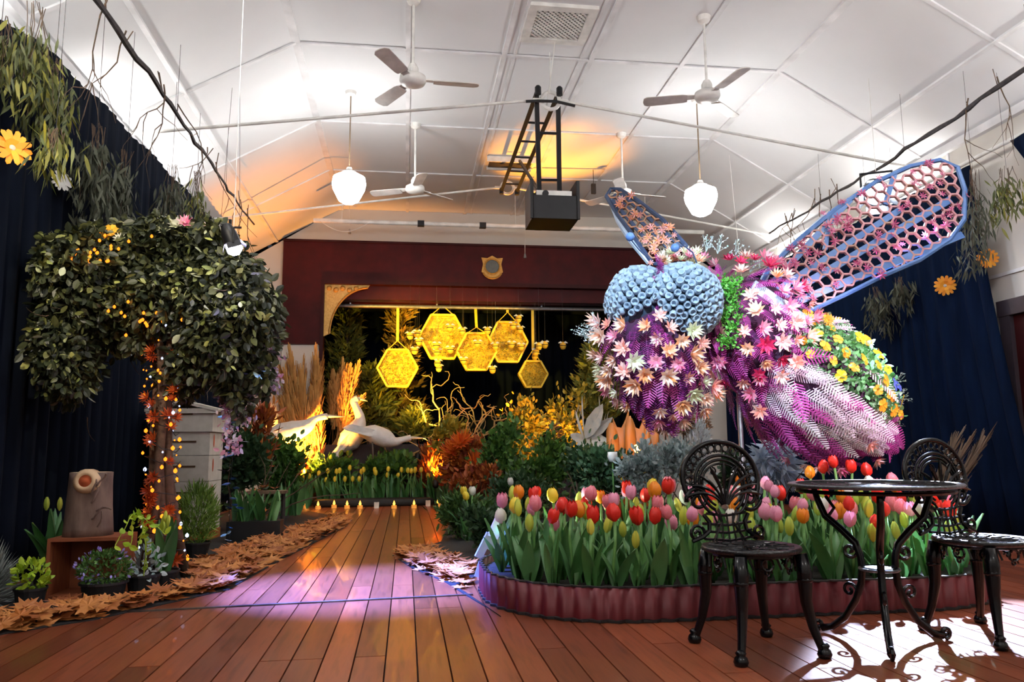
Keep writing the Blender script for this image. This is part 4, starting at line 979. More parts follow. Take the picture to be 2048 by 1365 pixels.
ch1 = make_chair(); ch1.location = (1.555, 3.41, 0); ch1.rotation_euler.z = math.radians(8); ch1['label'] = 'black cast-iron bistro chair with a plain dark seat, standing before the red and pink tulips'
ch2 = copy_tree(ch1); ch2.location = (2.76, 3.47, 0); ch2.rotation_euler.z = math.radians(13); ch2['label'] = 'black cast-iron bistro chair with light glinting on its seat, nearer the doorway'
for c in (ch1, ch2): c['group'] = 'cast-iron bistro chairs'
tb = empty('bistro_table', (2.18, 3.42, 0), 0, 'round black cast-iron bistro table with three curved legs', 'table'); TZ = .722
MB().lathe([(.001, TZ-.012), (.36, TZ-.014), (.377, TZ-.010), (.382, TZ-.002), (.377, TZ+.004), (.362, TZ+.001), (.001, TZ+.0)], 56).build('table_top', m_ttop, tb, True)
tr = MB()
for rad in (.34, .27, .20, .12, .05): tr.tube([(rad*math.cos(a), rad*math.sin(a), TZ+.001) for a in np.linspace(0, 2*PI, 44, False)], .0035, 5, True)
for k in range(20):
    a = 2*PI*k/20
    tr.tube([(rr_*math.cos(a+o_), rr_*math.sin(a+o_), TZ+.001) for rr_, o_ in ((.12, 0), (.20, .12), (.27, 0), (.34, .10))], .003, 4)
    tr.tube([(rr_*math.cos(a-o_), rr_*math.sin(a-o_), TZ+.001) for rr_, o_ in ((.12, 0), (.20, .12), (.27, 0), (.34, .10))], .003, 4)
tr.build('top_tracery', m_iron, tb)
MB().tube([(.34*math.cos(a), .34*math.sin(a), TZ-.03) for a in np.linspace(0, 2*PI, 40, False)], .010, 6, True).build('under_ring', m_iron, tb)
for an in (-118, 2, 122):
    a = math.radians(an); o = Vector((math.cos(a), math.sin(a), 0))
    prof = [(.30, TZ-.03), (.285, .64), (.25, .56), (.17, .50), (.105, .44), (.085, .38), (.082, .33), (.09, .26), (.12, .18), (.18, .09), (.25, .035), (.30, .022)]
    lg = MB().tube([o*rr_+Vector((0, 0, z)) for rr_, z in prof], [.014, .016, .017, .018, .018, .017, .017, .017, .017, .016, .016, .018], 8).build('leg', m_iron, tb, True)
    MB().tube(spiral(o*.315+Vector((0, 0, .035)), .028, 1.2, -PI/2, o, (0, 0, 1), 14), .010, 6).build('foot_scroll', m_iron, lg)
    MB().tube(spiral(o*.135+Vector((0, 0, .405)), .042, 1.4, 2.2, o, (0, 0, 1), 20), .009, 6).build('knee_scroll', m_iron, lg)
    MB().tube(spiral(o*.15+Vector((0, 0, .22)), .04, 1.3, 2.5, o, (0, 0, -1), 18), .008, 6).build('lower_scroll', m_iron, lg)
    MB().tube([o*.24+Vector((0, 0, .655)), o*.20+Vector((0, 0, .60)), o*.235+Vector((0, 0, .555))], .008, 6).build('bracket', m_iron, lg)
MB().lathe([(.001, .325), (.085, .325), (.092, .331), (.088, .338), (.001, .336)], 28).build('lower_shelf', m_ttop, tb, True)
MB().tube([(.075*math.cos(a), .075*math.sin(a), .339) for a in np.linspace(0, 2*PI, 24, False)], .004, 5, True).build('shelf_ring', m_iron, tb)

# ------------------------------------------------------------------ fallen leaves along the path
m_fallen = mat('fallen_leaf', [(.26, .07, .02), (.50, .16, .03), (.62, .26, .07), (.36, .10, .025), (.50, .26, .10)][:4], .6, 0, 9, trans=.1, island=True)
def plane_leaf(seed):
    r_ = random.Random(seed); V = [(0, 0, .03)]; n = 10; tips = []
    for k in range(n*2):
        a = PI*2*k/(n*2); lob = 1.0 if k % 4 == 0 else (.74 if k % 2 == 0 else .54)
        if k in (9, 10, 11): lob *= .55
        rr_ = lob*r_.uniform(.88, 1.12); z = .27*rr_*rr_*r_.uniform(.1, 1.0)+.03*math.sin(2*a+seed)
        V.append((rr_*math.cos(a), rr_*math.sin(a), max(-.02, z)))
    F = [(0, i, i % (2*n)+1) for i in range(1, 2*n+1)]
    u = len(V); V += [(-.3, .02, .05), (-1.0, .015, .12), (-1.0, -.015, .12), (-.3, -.02, .05)]; F.append((u, u+1, u+2, u+3))
    return V, F
LEAVES = [plane_leaf(k) for k in range(8)]
fall_me = [TM(T, 'fallen_leaf', m_fallen) for T in LEAVES]
edgeL = [fl(*p) for p in ((-60, 1282), (0, 1268), (180, 1240), (370, 1198), (450, 1180), (560, 1118), (640, 1078), (690, 1052), (700, 1040))]
edgeR = [fl(*p) for p in ((792, 1112), (830, 1135), (900, 1165), (940, 1190), (978, 1212))]
def along(E, t):
    d = [0]
    for a, b in zip(E[:-1], E[1:]): d.append(d[-1]+(b-a).length)
    s = t*d[-1]
    for i in range(len(E)-1):
        if s <= d[i+1] or i == len(E)-2: return E[i].lerp(E[i+1], (s-d[i])/(d[i+1]-d[i]))
rl = random.Random(5); leafpos = []
# where the pots and other things stand, so that no leaf lies inside one
P_LOB, P_IVY, P_TUL, P_LEFT, P_LIME, P_CON, P_TRO, P_BEN = (Vector(q) for q in ((-1.80, 5.10, 0), (-1.63, 5.28, 0), (-1.58, 5.50, 0), (-2.32, 5.60, 0), (-2.145, 4.95, 0), (-1.765, 7.03, 0), (-1.508, 8.292, 0), (-1.514, 8.96, 0)))
KEEP_C = [(P_LOB, .15), (P_IVY, .12), (P_TUL, .12), (P_LIME, .10), (P_CON, .14), (Vector((-1.76, 5.85, 0)), .24), (Vector((.51, 5.62, 0)), .06)]
KEEP_R = [(P_TRO.x-.26, P_TRO.x+.26, P_TRO.y-.12, P_TRO.y+.12), (-2.20, -1.78, 5.25, 5.59), (-2.55, -1.95, 8.2, 8.8)]
def blocked(p, r):
    if any((Vector((p.x, p.y, 0))-c).length < q+r for c, q in KEEP_C): return True
    if any(a-r < p.x < b+r and c-r < p.y < d+r for a, b, c, d in KEEP_R): return True
    x, y = abs(p.x-PC.x), abs(p.y-PC.y); hx, hy, rr_ = PHX-PR, PHY-PR, PR+.02+r*.9
    dx, dy = max(0, x-hx), max(0, y-hy)
    return math.hypot(dx, dy) < rr_
for k in range(900):
    for _t in range(40):
        rad = rl.uniform(.065, .105)
        if k < 760:
            t = rl.random()**1.6; p = along(edgeL, t); d = (.26+.30*math.sin(PI*min(1, t*1.1)))*rl.random()**1.2; q = p+Vector((-d, d*.25, 0)); sd = 'L'
        else: p = along(edgeR, rl.random()); d = .30*rl.random()**1.2; q = p+Vector((d, d*.45, 0)); sd = 'R'
        if blocked(q, rad): continue
        z = .008
        for q2, _s, r2 in leafpos:                      # lie on the leaves already down
            if (q2.x-q.x)**2+(q2.y-q.y)**2 < (.5*(rad+r2))**2: z = max(z, q2.z+.013)
        if z < .085: leafpos.append((Vector((q.x, q.y, z)), sd, rad)); break
leafpos.sort(key=lambda q: q[0].y)
rest = []
for i, (p, sd, rad) in enumerate(leafpos):
    m = basis(p, (rl.gauss(0, .14), rl.gauss(-.10, .14), 1), rl.uniform(0, 6.28), rad)
    if i < 300:
        o = link(rl.choice(fall_me), 'fallen_leaf'); o.matrix_local = m
        tag(o, 'dry brown fallen plane leaf in the drift '+(('in front of the potted plants' if p.y < 4.9 else 'at the foot of the tree trunk' if p.y < 5.9 else 'between the tree and the beehive' if p.y < 7.2 else 'beside the small bench') if sd == 'L' else 'beside the tulip planter'), 'leaf', 'fallen leaves below the tree' if sd == 'L' else 'fallen leaves by the planter')
    else: rest.append((i % 8, m))
ml = MB()
for k in range(8):
    q = [np.array(m)[:3, :4] for j, m in rest if j == k]
    if q: ml.scat(LEAVES[k], np.array(q))
ml.build('leaf_litter', m_fallen, label='drift of dry brown leaves along the far path edges', cat='leaf litter', kind='stuff')
m_cloth = mat('black_ground_cloth', (.010, .011, .013), .8, 0, 20, .2)
def cloth(pts, label):
    P = [(p.x, p.y) for p in pts]; MB().prism(P, .006, Matrix.Translation((0, 0, .003))).build('ground_cloth', m_cloth, label=label, cat='ground cloth')
cloth([p+Vector((.03, -.02, 0)) for p in edgeL]+[Vector((-1.6, 12.4, 0)), Vector((-2.62, 12.4, 0)), Vector((-2.62, 4.0, 0))], 'black cloth laid on the floor under the leaves and pots below the tree')
cloth([edgeR[-1]+Vector((.03, -.32, 0)), edgeR[-1]+Vector((-.02, -.03, 0))]+[p+Vector((-.03, -.02, 0)) for p in edgeR[::-1]]+[fl(882, 1085), fl(905, 1035), fl(900, 1012), Vector((4.6, 12.3, 0)), Vector((4.6, 5.95, 0)), Vector((.6, 5.95, 0)), Vector((.35, 5.2, 0))], 'black cloth laid on the floor behind the tulip planter')

# ------------------------------------------------------------------ log on a crate
m_bark = mat('pale_bark', [(.09, .055, .045), (.20, .13, .10), (.13, .08, .065)], .85, 0, 10, .5, stretch=(1, 1, .35)); m_cut = mat('cut_wood', [(.55, .36, .20), (.70, .50, .30)], .7, 0, 14); m_hollow = mat('hollow_wood', (.50, .10, .03), .8, 0, 20, .3)
m_crate = mat('reddish_crate_wood', [(.20, .05, .02), (.32, .09, .03)], .6, 0, 8, .1, stretch=(1, 6, 1))
lg = empty('hollow_log', (-2.03, 5.42, .372), 0, 'upright hollow log with a knot hole, standing on a wooden crate', 'log')
V = []; F = []; n = 28; zs = np.linspace(0, .40, 9)
for j, z in enumerate(zs):
    for i in range(n):
        a = 2*PI*i/n; rr_ = .128+.016*(1-z/.4)**2+.006*math.sin(3*a+2)+.004*math.sin(7*a+9*z); V.append((rr_*math.cos(a), rr_*math.sin(a), z))
for j in range(8):
    for i in range(n): F.append((j*n+i, j*n+(i+1) % n, (j+1)*n+(i+1) % n, (j+1)*n+i))
F.append(tuple(range(n))[::-1]); F.append(tuple(8*n+i for i in range(n)))
MB().add(V, F).build('trunk', m_bark, lg, True)
MB().lathe([(.001, .402), (.10, .402), (.122, .401), (.001, .4005)], 26).build('cut_face', m_cut, lg)
kb = basis((.012, -.10, .345), (.05, -1, .12))
MB().lathe([(.085, -.05), (.078, .02), (.060, .045), (.046, .05), (.036, .035)], 18, kb).build('knot_collar', m_cut, lg, True)
MB().lathe([(.001, .012), (.036, .02), (.040, .038)], 14, kb).build('knot_hollow', m_hollow, lg, True)
for k in range(6): MB().tube(wander((.05+.05*random.random(), -.12-.01*random.random(), .06+.05*k), (.6, -.1, .6), 5, .022, .3), .006, 5).build('bark_ridge', m_bark, lg)
cr_ = empty('wooden_crate', (-1.99, 5.42, 0), 0, 'open reddish wooden crate carrying the hollow log', 'crate')
MB().box((0, 0, .361), (.42, .34, .02)).build('top_board', m_crate, cr_)
for x in (-.20, .20): MB().box((x, 0, .178), (.02, .34, .346)).build('side_board', m_crate, cr_)
MB().box((0, .16, .178), (.38, .02, .346)).build('back_board', m_crate, cr_)
MB().box((0, 0, .012), (.38, .32, .02)).build('bottom_board', m_crate, cr_)

# ------------------------------------------------------------------ plants in pots
m_pot = mat('black_plastic_pot', (.012, .012, .014), .5); m_lime = mat('lime_leaf', [(.30, .50, .02), (.50, .62, .04), (.20, .40, .03)], .5, island=True, trans=.2)
m_dkleaf = mat('dark_leaf', [(.02, .06, .02), (.05, .11, .04), (.03, .08, .04)], .5, island=True, trans=.15); m_lob = mat('lobelia_leaf', [(.04, .12, .02), (.10, .22, .04)], .5, island=True); m_lobf = mat('lobelia_flower', [(.30, .22, .80), (.48, .42, .90)], .5, island=True, trans=.2)
m_silver = mat('silver_leaf', [(.35, .45, .45), (.55, .66, .68), (.25, .36, .36)], .6, island=True, trans=.15); m_greygrass = mat('grey_grass', [(.16, .19, .17), (.26, .28, .26), (.10, .13, .12)], .7, island=True)
NEEDLE = ([(-.02, 0, 0), (.02, 0, 0), (.03, .02, .5), (0, .03, 1), (-.03, .02, .5)], [(0, 1, 2, 4), (4, 2, 3)])
def pot(r, R, H, m=m_pot): return MB().lathe([(.001, 0), (R*.78, 0), (R, H), (R*1.06, H), (R*1.06, H*.9), (R*1.02, H*.9), (R*.94, H*.9), (R*.9, H*.88), (.001, H*.88)], 20).build('pot', m, r)
def bush(r, n, c, rad, size, m, T=LEAF_OVAL, name='foliage', up=.6, shell=.55):
    d = rng.normal(0, 1, (n, 3)); d /= np.linalg.norm(d, axis=1, keepdims=True); q = rng.uniform(shell, 1, (n, 1))**.5
    P = np.array(c)+d*q*np.array(rad)
    if n > 600 and shell < .3:                      # clumped, uneven outline
        cc = rng.normal(0, 1, (16, 3)); cc /= np.linalg.norm(cc, axis=1, keepdims=True); cc *= rng.uniform(.35, .95, (16, 1)); ci = rng.integers(0, 16, n)
        P = np.array(c)+(cc[ci]+d*np.abs(rng.normal(0, .30, (n, 1))))*np.array(rad); P[:, 2] = np.maximum(P[:, 2], .03); d = cc[ci]*.5+d*.7
    D = d*.8+rng.normal(0, .5, (n, 3)); D[:, 2] += up
    return MB().scat(T, np_basis(P, D, rng.uniform(0, 6.28, n), rng.uniform(size[0], size[1], n))).build(name, m, r)
def upright_leaves(r, n, R, h, name='leaf'):
    for k in range(n):
        l = link(random.choice(tl_me), name, r); s = h*random.uniform(.7, 1.05); l.scale = (s*.8, s, s); a = random.uniform(0, 6.28); q = R*random.random()
        l.rotation_euler = (random.uniform(-.04, .10), random.gauss(0, .05), a); l.location = (q*math.cos(a), q*math.sin(a), .08)
def potted(name, p, label, cat='plant'): return empty(name, p, 0, label, cat)
r = potted('potted_tulip', P_LEFT, 'tall unopened tulip leaves in a black pot beside the crate'); pot(r, .10, .15); upright_leaves(r, 9, .04, .52)
for k in range(3): q = link(bud_me, 'bud', r); q.scale = (.04, .04, .09); q.location = (random.uniform(-.06, .06), random.uniform(-.05, .05), .52)
r = potted('potted_lime_plant', P_LIME, 'small lime green leafy plant in a black pot'); pot(r, .085, .13); bush(r, 120, (0, 0, .19), (.09, .08, .08), (.03, .055), m_lime)
r = potted('potted_lobelia', P_LOB, 'bushy plant with violet flowers in a black pot before the crate'); pot(r, .13, .13); bush(r, 900, (0, 0, .20), (.15, .11, .11), (.015, .03), m_lob); bush(r, 90, (0, -.02, .215), (.155, .115, .11), (.018, .026), m_lobf, LEAF_OVAL, 'blossom', .3, .9)
r = potted('potted_ivy', P_IVY, 'trailing round-leaved plant in a black pot by the tree trunk'); pot(r, .10, .14); bush(r, 70, (.02, 0, .20), (.09, .09, .12), (.03, .055), m_silver)
ivy = MB(); 
for k in range(5):
    tw = wander((-.03, 0, .5-.02*k), (.02+.07*k, -.4, .3), 9, .036, .18, random, (.05, 0, -.25)); ivy.tube(tw, .003, 4)
    nn_ = len(tw); ivy.scat(LEAF_OVAL, np_basis(np.array([tuple(q) for q in tw]), rng.normal(0, 1, (nn_, 3)), rng.uniform(0, 6, nn_), rng.uniform(.04, .06, nn_)))
ivy.tube([(0, 0, .12), (.0, .02, .3), (-.03, 0, .5)], .004, 5); ivy.build('trailing_stem', m_lime, r)
r = potted('potted_tulip', P_TUL, 'bright green tulip leaves in a black pot at the foot of the trunk'); pot(r, .10, .13); upright_leaves(r, 10, .05, .42)
for k in range(5): q = link(bud_me, 'bud', r); q.scale = (.035, .035, .08); q.location = (random.uniform(-.05, .05), random.uniform(-.05, .04), random.uniform(.36, .44))
r = potted('potted_conifer', P_CON, 'feathery green dwarf conifer in a black pot before the beehive'); pot(r, .12, .14); bush(r, 1500, (0, 0, .36), (.17, .15, .26), (.05, .09), mat('dwarf_conifer', [(.12, .26, .03), (.20, .36, .05), (.08, .16, .02)], .6, island=True), ([(x*2.2, y, z) for x, y, z in NEEDLE[0]], NEEDLE[1]), 'foliage', 1.2, .35)
r = potted('grey_grass_tuft', (-2.44, 5.06, 0), 'wispy grey grass tuft at the near end of the garden', 'grass'); bush(r, 520, (0, 0, .10), (.06, .12, .12), (.12, .22), m_greygrass, NEEDLE, 'blades', 1.1, .1)
r = potted('grey_grass_tuft', (-2.40, 6.15, 0), 'wispy grey grass tuft behind the potted tulip leaves', 'grass'); bush(r, 420, (0, 0, .12), (.10, .14, .16), (.12, .22), m_greygrass, NEEDLE, 'blades', .5, .1)
r = potted('tulip_trough', P_TRO, 'dark trough of tulip leaves beside the small bench'); MB().box((0, 0, .10), (.52, .24, .20)).build('trough', m_pot, r)
for k in range(26):
    l = link(random.choice(tl_me), 'leaf', r); s = random.uniform(.28, .40); l.scale = (s*.8, s, s); l.location = (random.uniform(-.23, .23), random.uniform(-.09, .09), .18); l.rotation_euler = (random.uniform(0, .2), random.gauss(0, .1), random.uniform(0, 6.3))
for px, py, h in ((600, 1030, .40), (556, 1030, .35), (575, 1045, .38)):
    r = potted('tulip_leaf_clump', fl(px, py), 'clump of green tulip leaves growing behind the leaf drift', 'plant'); r['group'] = 'tulip leaf clumps'; upright_leaves(r, 12, .16, h+.1)

# ------------------------------------------------------------------ little rustic bench
m_board = mat('weathered_board', [(.10, .06, .035), (.20, .13, .08)], .8, 0, 8, .2, stretch=(6, 1, 1))
bq = empty('rustic_bench', P_BEN, .05, 'small rustic plank bench holding a few dry leaves', 'bench')
bz = at(532, 985, bq.location.y).z
MB().box((0, 0, bz), (.42, .22, .03)).build('plank_top', m_board, bq)
for x, y in ((.12, -.07), (.17, .07), (-.13, -.07), (-.15, .07)): MB().tube([(x, y, 0), (x*.95, y, bz-.015)], .024, 7).build('leg', m_darktwig, bq)
MB().bar((-.13, -.07, bz*.4), (.12, -.07, bz*.4), .03).build('stretcher', m_board, bq)
for k in range(5):
    o = link(fall_me[k], 'fallen_leaf'); o.matrix_local = basis(bq.location+Vector((random.uniform(-.15, .12), random.uniform(-.07, .05), bz+.018+.012*k)), (random.gauss(0, .06), random.gauss(0, .06), 1), random.uniform(0, 6), .07); tag(o, 'dry leaf lying on the small rustic bench', 'leaf', 'leaves on the bench')

# ------------------------------------------------------------------ beehive
m_hive = mat('grey_beehive_paint', [(.56, .53, .47), (.66, .63, .57)], .7, 0, 14, .05); m_slot = mat('hive_slot', (.10, .05, .02), .8); m_oval = mat('painted_oval', (.55, .09, .03), .6)
hv = empty('beehive', (-2.24, 8.5, 0), math.radians(-2), 'tall pale grey wooden beehive of stacked boxes with a gabled lid', 'beehive')
HW, HD = .27, .25
MB().box((0, 0, .05), (HW*2+.02, HD*2+.02, .10)).build('base', mat('orange_hive_base', (.45, .14, .03), .7), hv)
zz = [.10, .34, .60, .86, 1.10]
for a, b in zip(zz[:-1], zz[1:]):
    bxp = MB().box((0, 0, (a+b)/2), (HW*2, HD*2, b-a-.005)).build('hive_box', m_hive, hv)
    MB().box((-.04, -HD-.003, (a+b)/2+.02), (.36, .012, .018)).build('hand_slot', m_slot, bxp)
    if a > .3: MB().lathe([(.001, 0), (.03, 0), (.001, .002)], 14, Matrix.Translation((HW+.002, -.10, (a+b)/2+.03)) @ Matrix.Rotation(PI/2, 4, 'Y') @ Matrix.Diagonal((2.3, .8, 1, 1))).build('painted_oval', m_oval, bxp)
MB().box((0, 0, 1.20), (HW*2+.06, HD*2+.06, .20)).build('upper_box', m_hive, hv)
MB().box((-.05, -HD-.034, 1.285), (.30, .01, .03)).build('vent_slot', m_slot, hv)
lid = MB(); G = [(-.36, 1.30), (-.36, 1.33), (0, 1.42), (.36, 1.33), (.36, 1.30), (0, 1.385)]
lid.prism([(x, z) for x, z in G][::-1], HD*2+.14, Matrix.Rotation(PI/2, 4, 'X')); lid.build('gabled_lid', m_hive, hv)
MB().box((0, -HD-.05, 1.31), (.70, .02, .05)).build('lid_fascia', m_hive, hv); MB().box((0, 0, 1.315), (HW*2+.02, HD*2+.02, .03)).build('lid_rim', m_hive, hv)

# ------------------------------------------------------------------ flowering tree with fairy lights
TY = 5.85; T0 = fl(330, 1140); T0 = Vector((-1.72, TY, 0))
tree = empty('flowering_tree', T0, 0, 'leafy indoor tree of bundled branches wound with orange fairy lights', 'tree')
m_trunk = mat('tree_bark', [(.06, .035, .022), (.14, .08, .05)], .9, 0, 20, .5)
def TP(px, py, dy=0.0): return at(px, py, TY+dy)-T0
stems = [[(300, 1135), (312, 1000), (325, 850), (322, 700), (300, 620), (240, 560), (170, 530)], [(335, 1140), (322, 1000), (315, 850), (335, 720), (350, 620), (380, 560), (430, 530)],
         [(345, 1130), (338, 980), (335, 840), (328, 700), (330, 600), (330, 520)], [(312, 1140), (305, 1020), (308, 860), (316, 740), (290, 660), (230, 630), (120, 640)], [(360, 1135), (345, 1000), (330, 900), (340, 760), (370, 680), (430, 640), (490, 640)]]
for k, s_ in enumerate(stems):
    MB().tube([TP(x, y, (k-2)*.05*(1-.5*(y > 900))) if y < 1100 else Vector((TP(x, y).x, (k-2)*.08, 0)) for x, y in s_], [.035, .032, .030, .028, .022, .014, .008][:len(s_)], 8).build('stem', m_trunk, tree, True)
m_tleaf_shaded = mat('tree_leaf_shaded', [(.015, .022, .012), (.03, .04, .018), (.06, .07, .03), (.16, .17, .05)], .45, island=True, trans=.15); m_tleaf_highlit = mat('tree_leaf_highlit', [(.14, .18, .05), (.30, .34, .10), (.50, .52, .14), (.45, .50, .34)], .42, island=True, trans=.15)  # crown shade and highlights are put into two leaf colours
blobs = [(110, 560, 60, 60), (160, 530, 75, 55), (230, 510, 75, 50), (310, 500, 80, 60), (390, 520, 80, 70), (460, 560, 60, 65), (500, 620, 50, 65), (520, 690, 32, 45), (90, 620, 55, 55), (170, 610, 90, 60), (260, 600, 80, 60), (350, 600, 80, 70), (430, 640, 70, 70), (460, 710, 55, 55), (400, 720, 50, 45), (110, 690, 60, 50), (60, 680, 35, 50), (150, 740, 35, 45), (210, 670, 60, 35), (365, 760, 35, 35), (470, 770, 30, 35), (130, 775, 20, 32), (72, 735, 16, 42), (525, 750, 15, 42), (485, 805, 14, 30), (340, 455, 30, 18), (430, 468, 28, 22), (205, 472, 34, 20), (120, 492, 26, 16), (50, 575, 16, 28), (548, 640, 12, 32), (60, 500, 22, 12), (290, 690, 20, 30), (545, 600, 14, 14)]
Pc = []; Nn = []
for (x, y, rx, ry) in blobs:
    c = TP(x, y, random.uniform(-.12, .18)); k = TY/1540*1.02; nb = int(rx*ry*.34)
    d = rng.normal(0, 1, (nb, 3)); d /= np.linalg.norm(d, axis=1, keepdims=True); d *= rng.uniform(.45, 1.05, (nb, 1))+rng.exponential(.07, (nb, 1))
    Pc.append(np.array(c)+d*np.array([rx*k, .30, ry*k])); Nn.append(d)
Pc = np.concatenate(Pc); Nn = np.concatenate(Nn); Pc[:, 0] = np.maximum(Pc[:, 0], -2.54-T0.x+rng.uniform(0, .06, len(Pc)))
D = Nn*.5+rng.normal(0, .55, Pc.shape); D[:, 2] -= .55
_a = Vector((-.30, 5.35, 0))-LAMP_L; _a.normalize(); _rel = Pc+np.array(T0)-np.array(LAMP_L); _ds = np.linalg.norm(_rel, axis=1); _ca = (_rel@np.array(_a))/_ds
keep = ~((_ds < .22) | ((_ca > .86) & (_ds < 2) & (rng.random(len(Pc)) > .22))); Pc = Pc[keep]; Nn = Nn[keep]; D = D[keep]; n = len(Pc)
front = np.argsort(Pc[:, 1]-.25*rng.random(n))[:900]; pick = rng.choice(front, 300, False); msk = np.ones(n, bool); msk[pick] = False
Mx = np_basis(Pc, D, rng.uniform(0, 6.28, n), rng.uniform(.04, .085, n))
MB().scat(LEAF_OVAL, Mx[msk]).build('foliage', m_tleaf_shaded, tree, kind='stuff')
lo_me = TM(LEAF_OVAL, 'leaf', m_tleaf_highlit, True)
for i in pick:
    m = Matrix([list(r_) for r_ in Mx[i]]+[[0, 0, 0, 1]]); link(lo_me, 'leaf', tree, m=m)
tw = MB()
for k in range(60):
    i = rng.integers(0, n); tw.tube(wander(Pc[i]*.92+np.array([0, .05, 0]), Nn[i]+np.array([0, 0, .2]), 5, .05, .25), [.005, .004, .003, .002, .002, .001], 4)
tw.build('twigs', m_twig, tree, kind='stuff')
aut_me = TM(star_T(9, .6, .14, 2), 'autumn_rosette', flowermat('autumn_rosette', (.45, .05, .01), (.65, .14, .02), (.30, .03, .01)))
for k in range(34):
    y = random.uniform(700, 1130); x = 322+random.choice([-1, 1])*random.uniform(12, 34); link(aut_me, 'autumn_rosette', tree, m=basis(TP(x, y, -.12), (random.uniform(-1, 1), -1, random.uniform(0, .8)), 0, random.uniform(.035, .065)))
for px, py, me_ in ((210, 470, pansy_me['o']), (222, 462, pansy_me['o']), (330, 462, star_me[4]), (355, 452, star_me[4]), (205, 478, pansy_me['y']), (420, 455, star_me[0]), (240, 480, star_me[4]), (370, 448, star_me[1])):
    link(me_, 'flower', tree, m=basis(TP(px, py, -.1), (random.uniform(-.3, .3), -.8, .5), random.uniform(0, 6), random.uniform(.045, .07)))
# fairy lights
m_bulb = glow('warm_fairy_bulb', (1.0, .20, .012), 2.6); m_bulbc = glow('cool_fairy_bulb', (.55, .65, 1.0), 2.0)
fy = empty('fairy_lights', T0+Vector((0, 0, .2)), 0, 'string of orange fairy lights wound up the tree trunk', 'fairy lights'); F0 = fy.location
bulb = MB().lathe([(.001, -.012), (.009, -.006), (.010, .004), (.001, .014)], 7).mesh('bulb', m_bulb, True); bulbc = MB().lathe([(.001, -.012), (.009, -.006), (.010, .004), (.001, .014)], 7).mesh('bulb', m_bulbc, True)
wire = []
for k in range(120):
    t = k/120; y = 1120-t*480; ph_ = k*.83+random.gauss(0, .25); x = 325+math.sin(ph_)*(40+14*max(0, 1-t*6)-4*math.sin(PI*t)); p = at(x, y+random.gauss(0, 5), TY+.20*math.cos(ph_)) ; wire.append(p-F0)
    j = Vector((random.gauss(0, .008), random.gauss(0, .008), random.gauss(0, .02)))
    o = link(bulb if random.random() < .8 else bulbc, 'bulb', fy, p-F0+j); s = random.uniform(.5, 1.35); o.scale = (s, s, s)
for k in range(36):
    x, y = random.choice([(200, 510), (170, 520), (260, 490), (270, 640), (250, 625), (300, 640)]); p = at(x+random.gauss(0, 30), y+random.gauss(0, 14), TY-.32); o = link(bulb, 'bulb', fy, p-F0)
MB().tube(wire, .003, 4).build('wire', m_cable, fy)
# blossom garland hanging from the crown
m_gar = mat('glitter_blossom', [(.62, .55, .85), (.85, .80, .92), (.80, .35, .50), (.45, .50, .90)], .3, island=True, trans=.1)
for (px, py, L0, lb) in ((495, 690, .55, 'lilac and white blossom garland hanging from the tree crown'), (536, 668, .42, 'pink and lilac blossom garland beside the pampas grass'), (455, 700, .75, 'long pale blue blossom garland hanging behind the beehive')):
    p = at(px, py, 6.05); r = empty('blossom_garland', p, 0, lb, 'garland'); tw_ = wander((0, 0, 0), (0, 0, -1), 8, L0/8, .08); MB().tube(tw_, .003, 4).build('cord', m_twig, r)
    nn_ = 300; P = np.array([tuple(tw_[i]) for i in rng.integers(0, 9, nn_)])+rng.normal(0, .035, (nn_, 3))+np.array([0, 0, -.0]); MB().scat(LEAF_OVAL, np_basis(P, rng.normal(0, 1, (nn_, 3))-np.array([0, 0, .8]), rng.uniform(0, 6, nn_), rng.uniform(.03, .055, nn_))).build('blossom', m_gar, r)
# grey flood lamp on a stake by the planter
m_grey = mat('grey_lamp_body', (.42, .42, .43), .5, .2)
q0 = Vector((.51, 5.62, 0)); r = empty('stake_lamp', q0, 0, 'grey flat flood lamp on a leaning stake at the end of the planter', 'lamp')
def Q(px, py): return at(px, py, 5.62)-q0
MB().bar(Vector((.0, 0, 0)), Q(968, 1110), .045, .015, up=(0, 1, 0)).build('stake', m_grey, r); MB().bar(Q(964, 1120), Q(988, 1072), .12, .03, up=(0, 1, .3)).build('lamp_body', m_grey, r)
MB().bar(Q(972, 1112), Q(978, 1100), .04, .036, up=(0, 1, .3)).build('label_plate', m_slot, r); MB().bar(Q(985, 1075), Q(1000, 1040), .075, .05, up=(0, 1, 0)).build('head', m_wht, r)
MB().lathe([(.001, 0), (.02, 0), (.001, .006)], 12, basis(Q(1001, 1058)+Vector((.0, -.04, 0)), (.5, -1, .2))).build('green_lens', glow('green_led', (.1, 1, .4), 5), r)
sl = spot('stake_lamp_light', q0+Q(1001, 1058)+Vector((.02, -.10, .02)), (2.0, 4.5, .35), 70, (.85, 1.0, .75), 110, .6, .03)
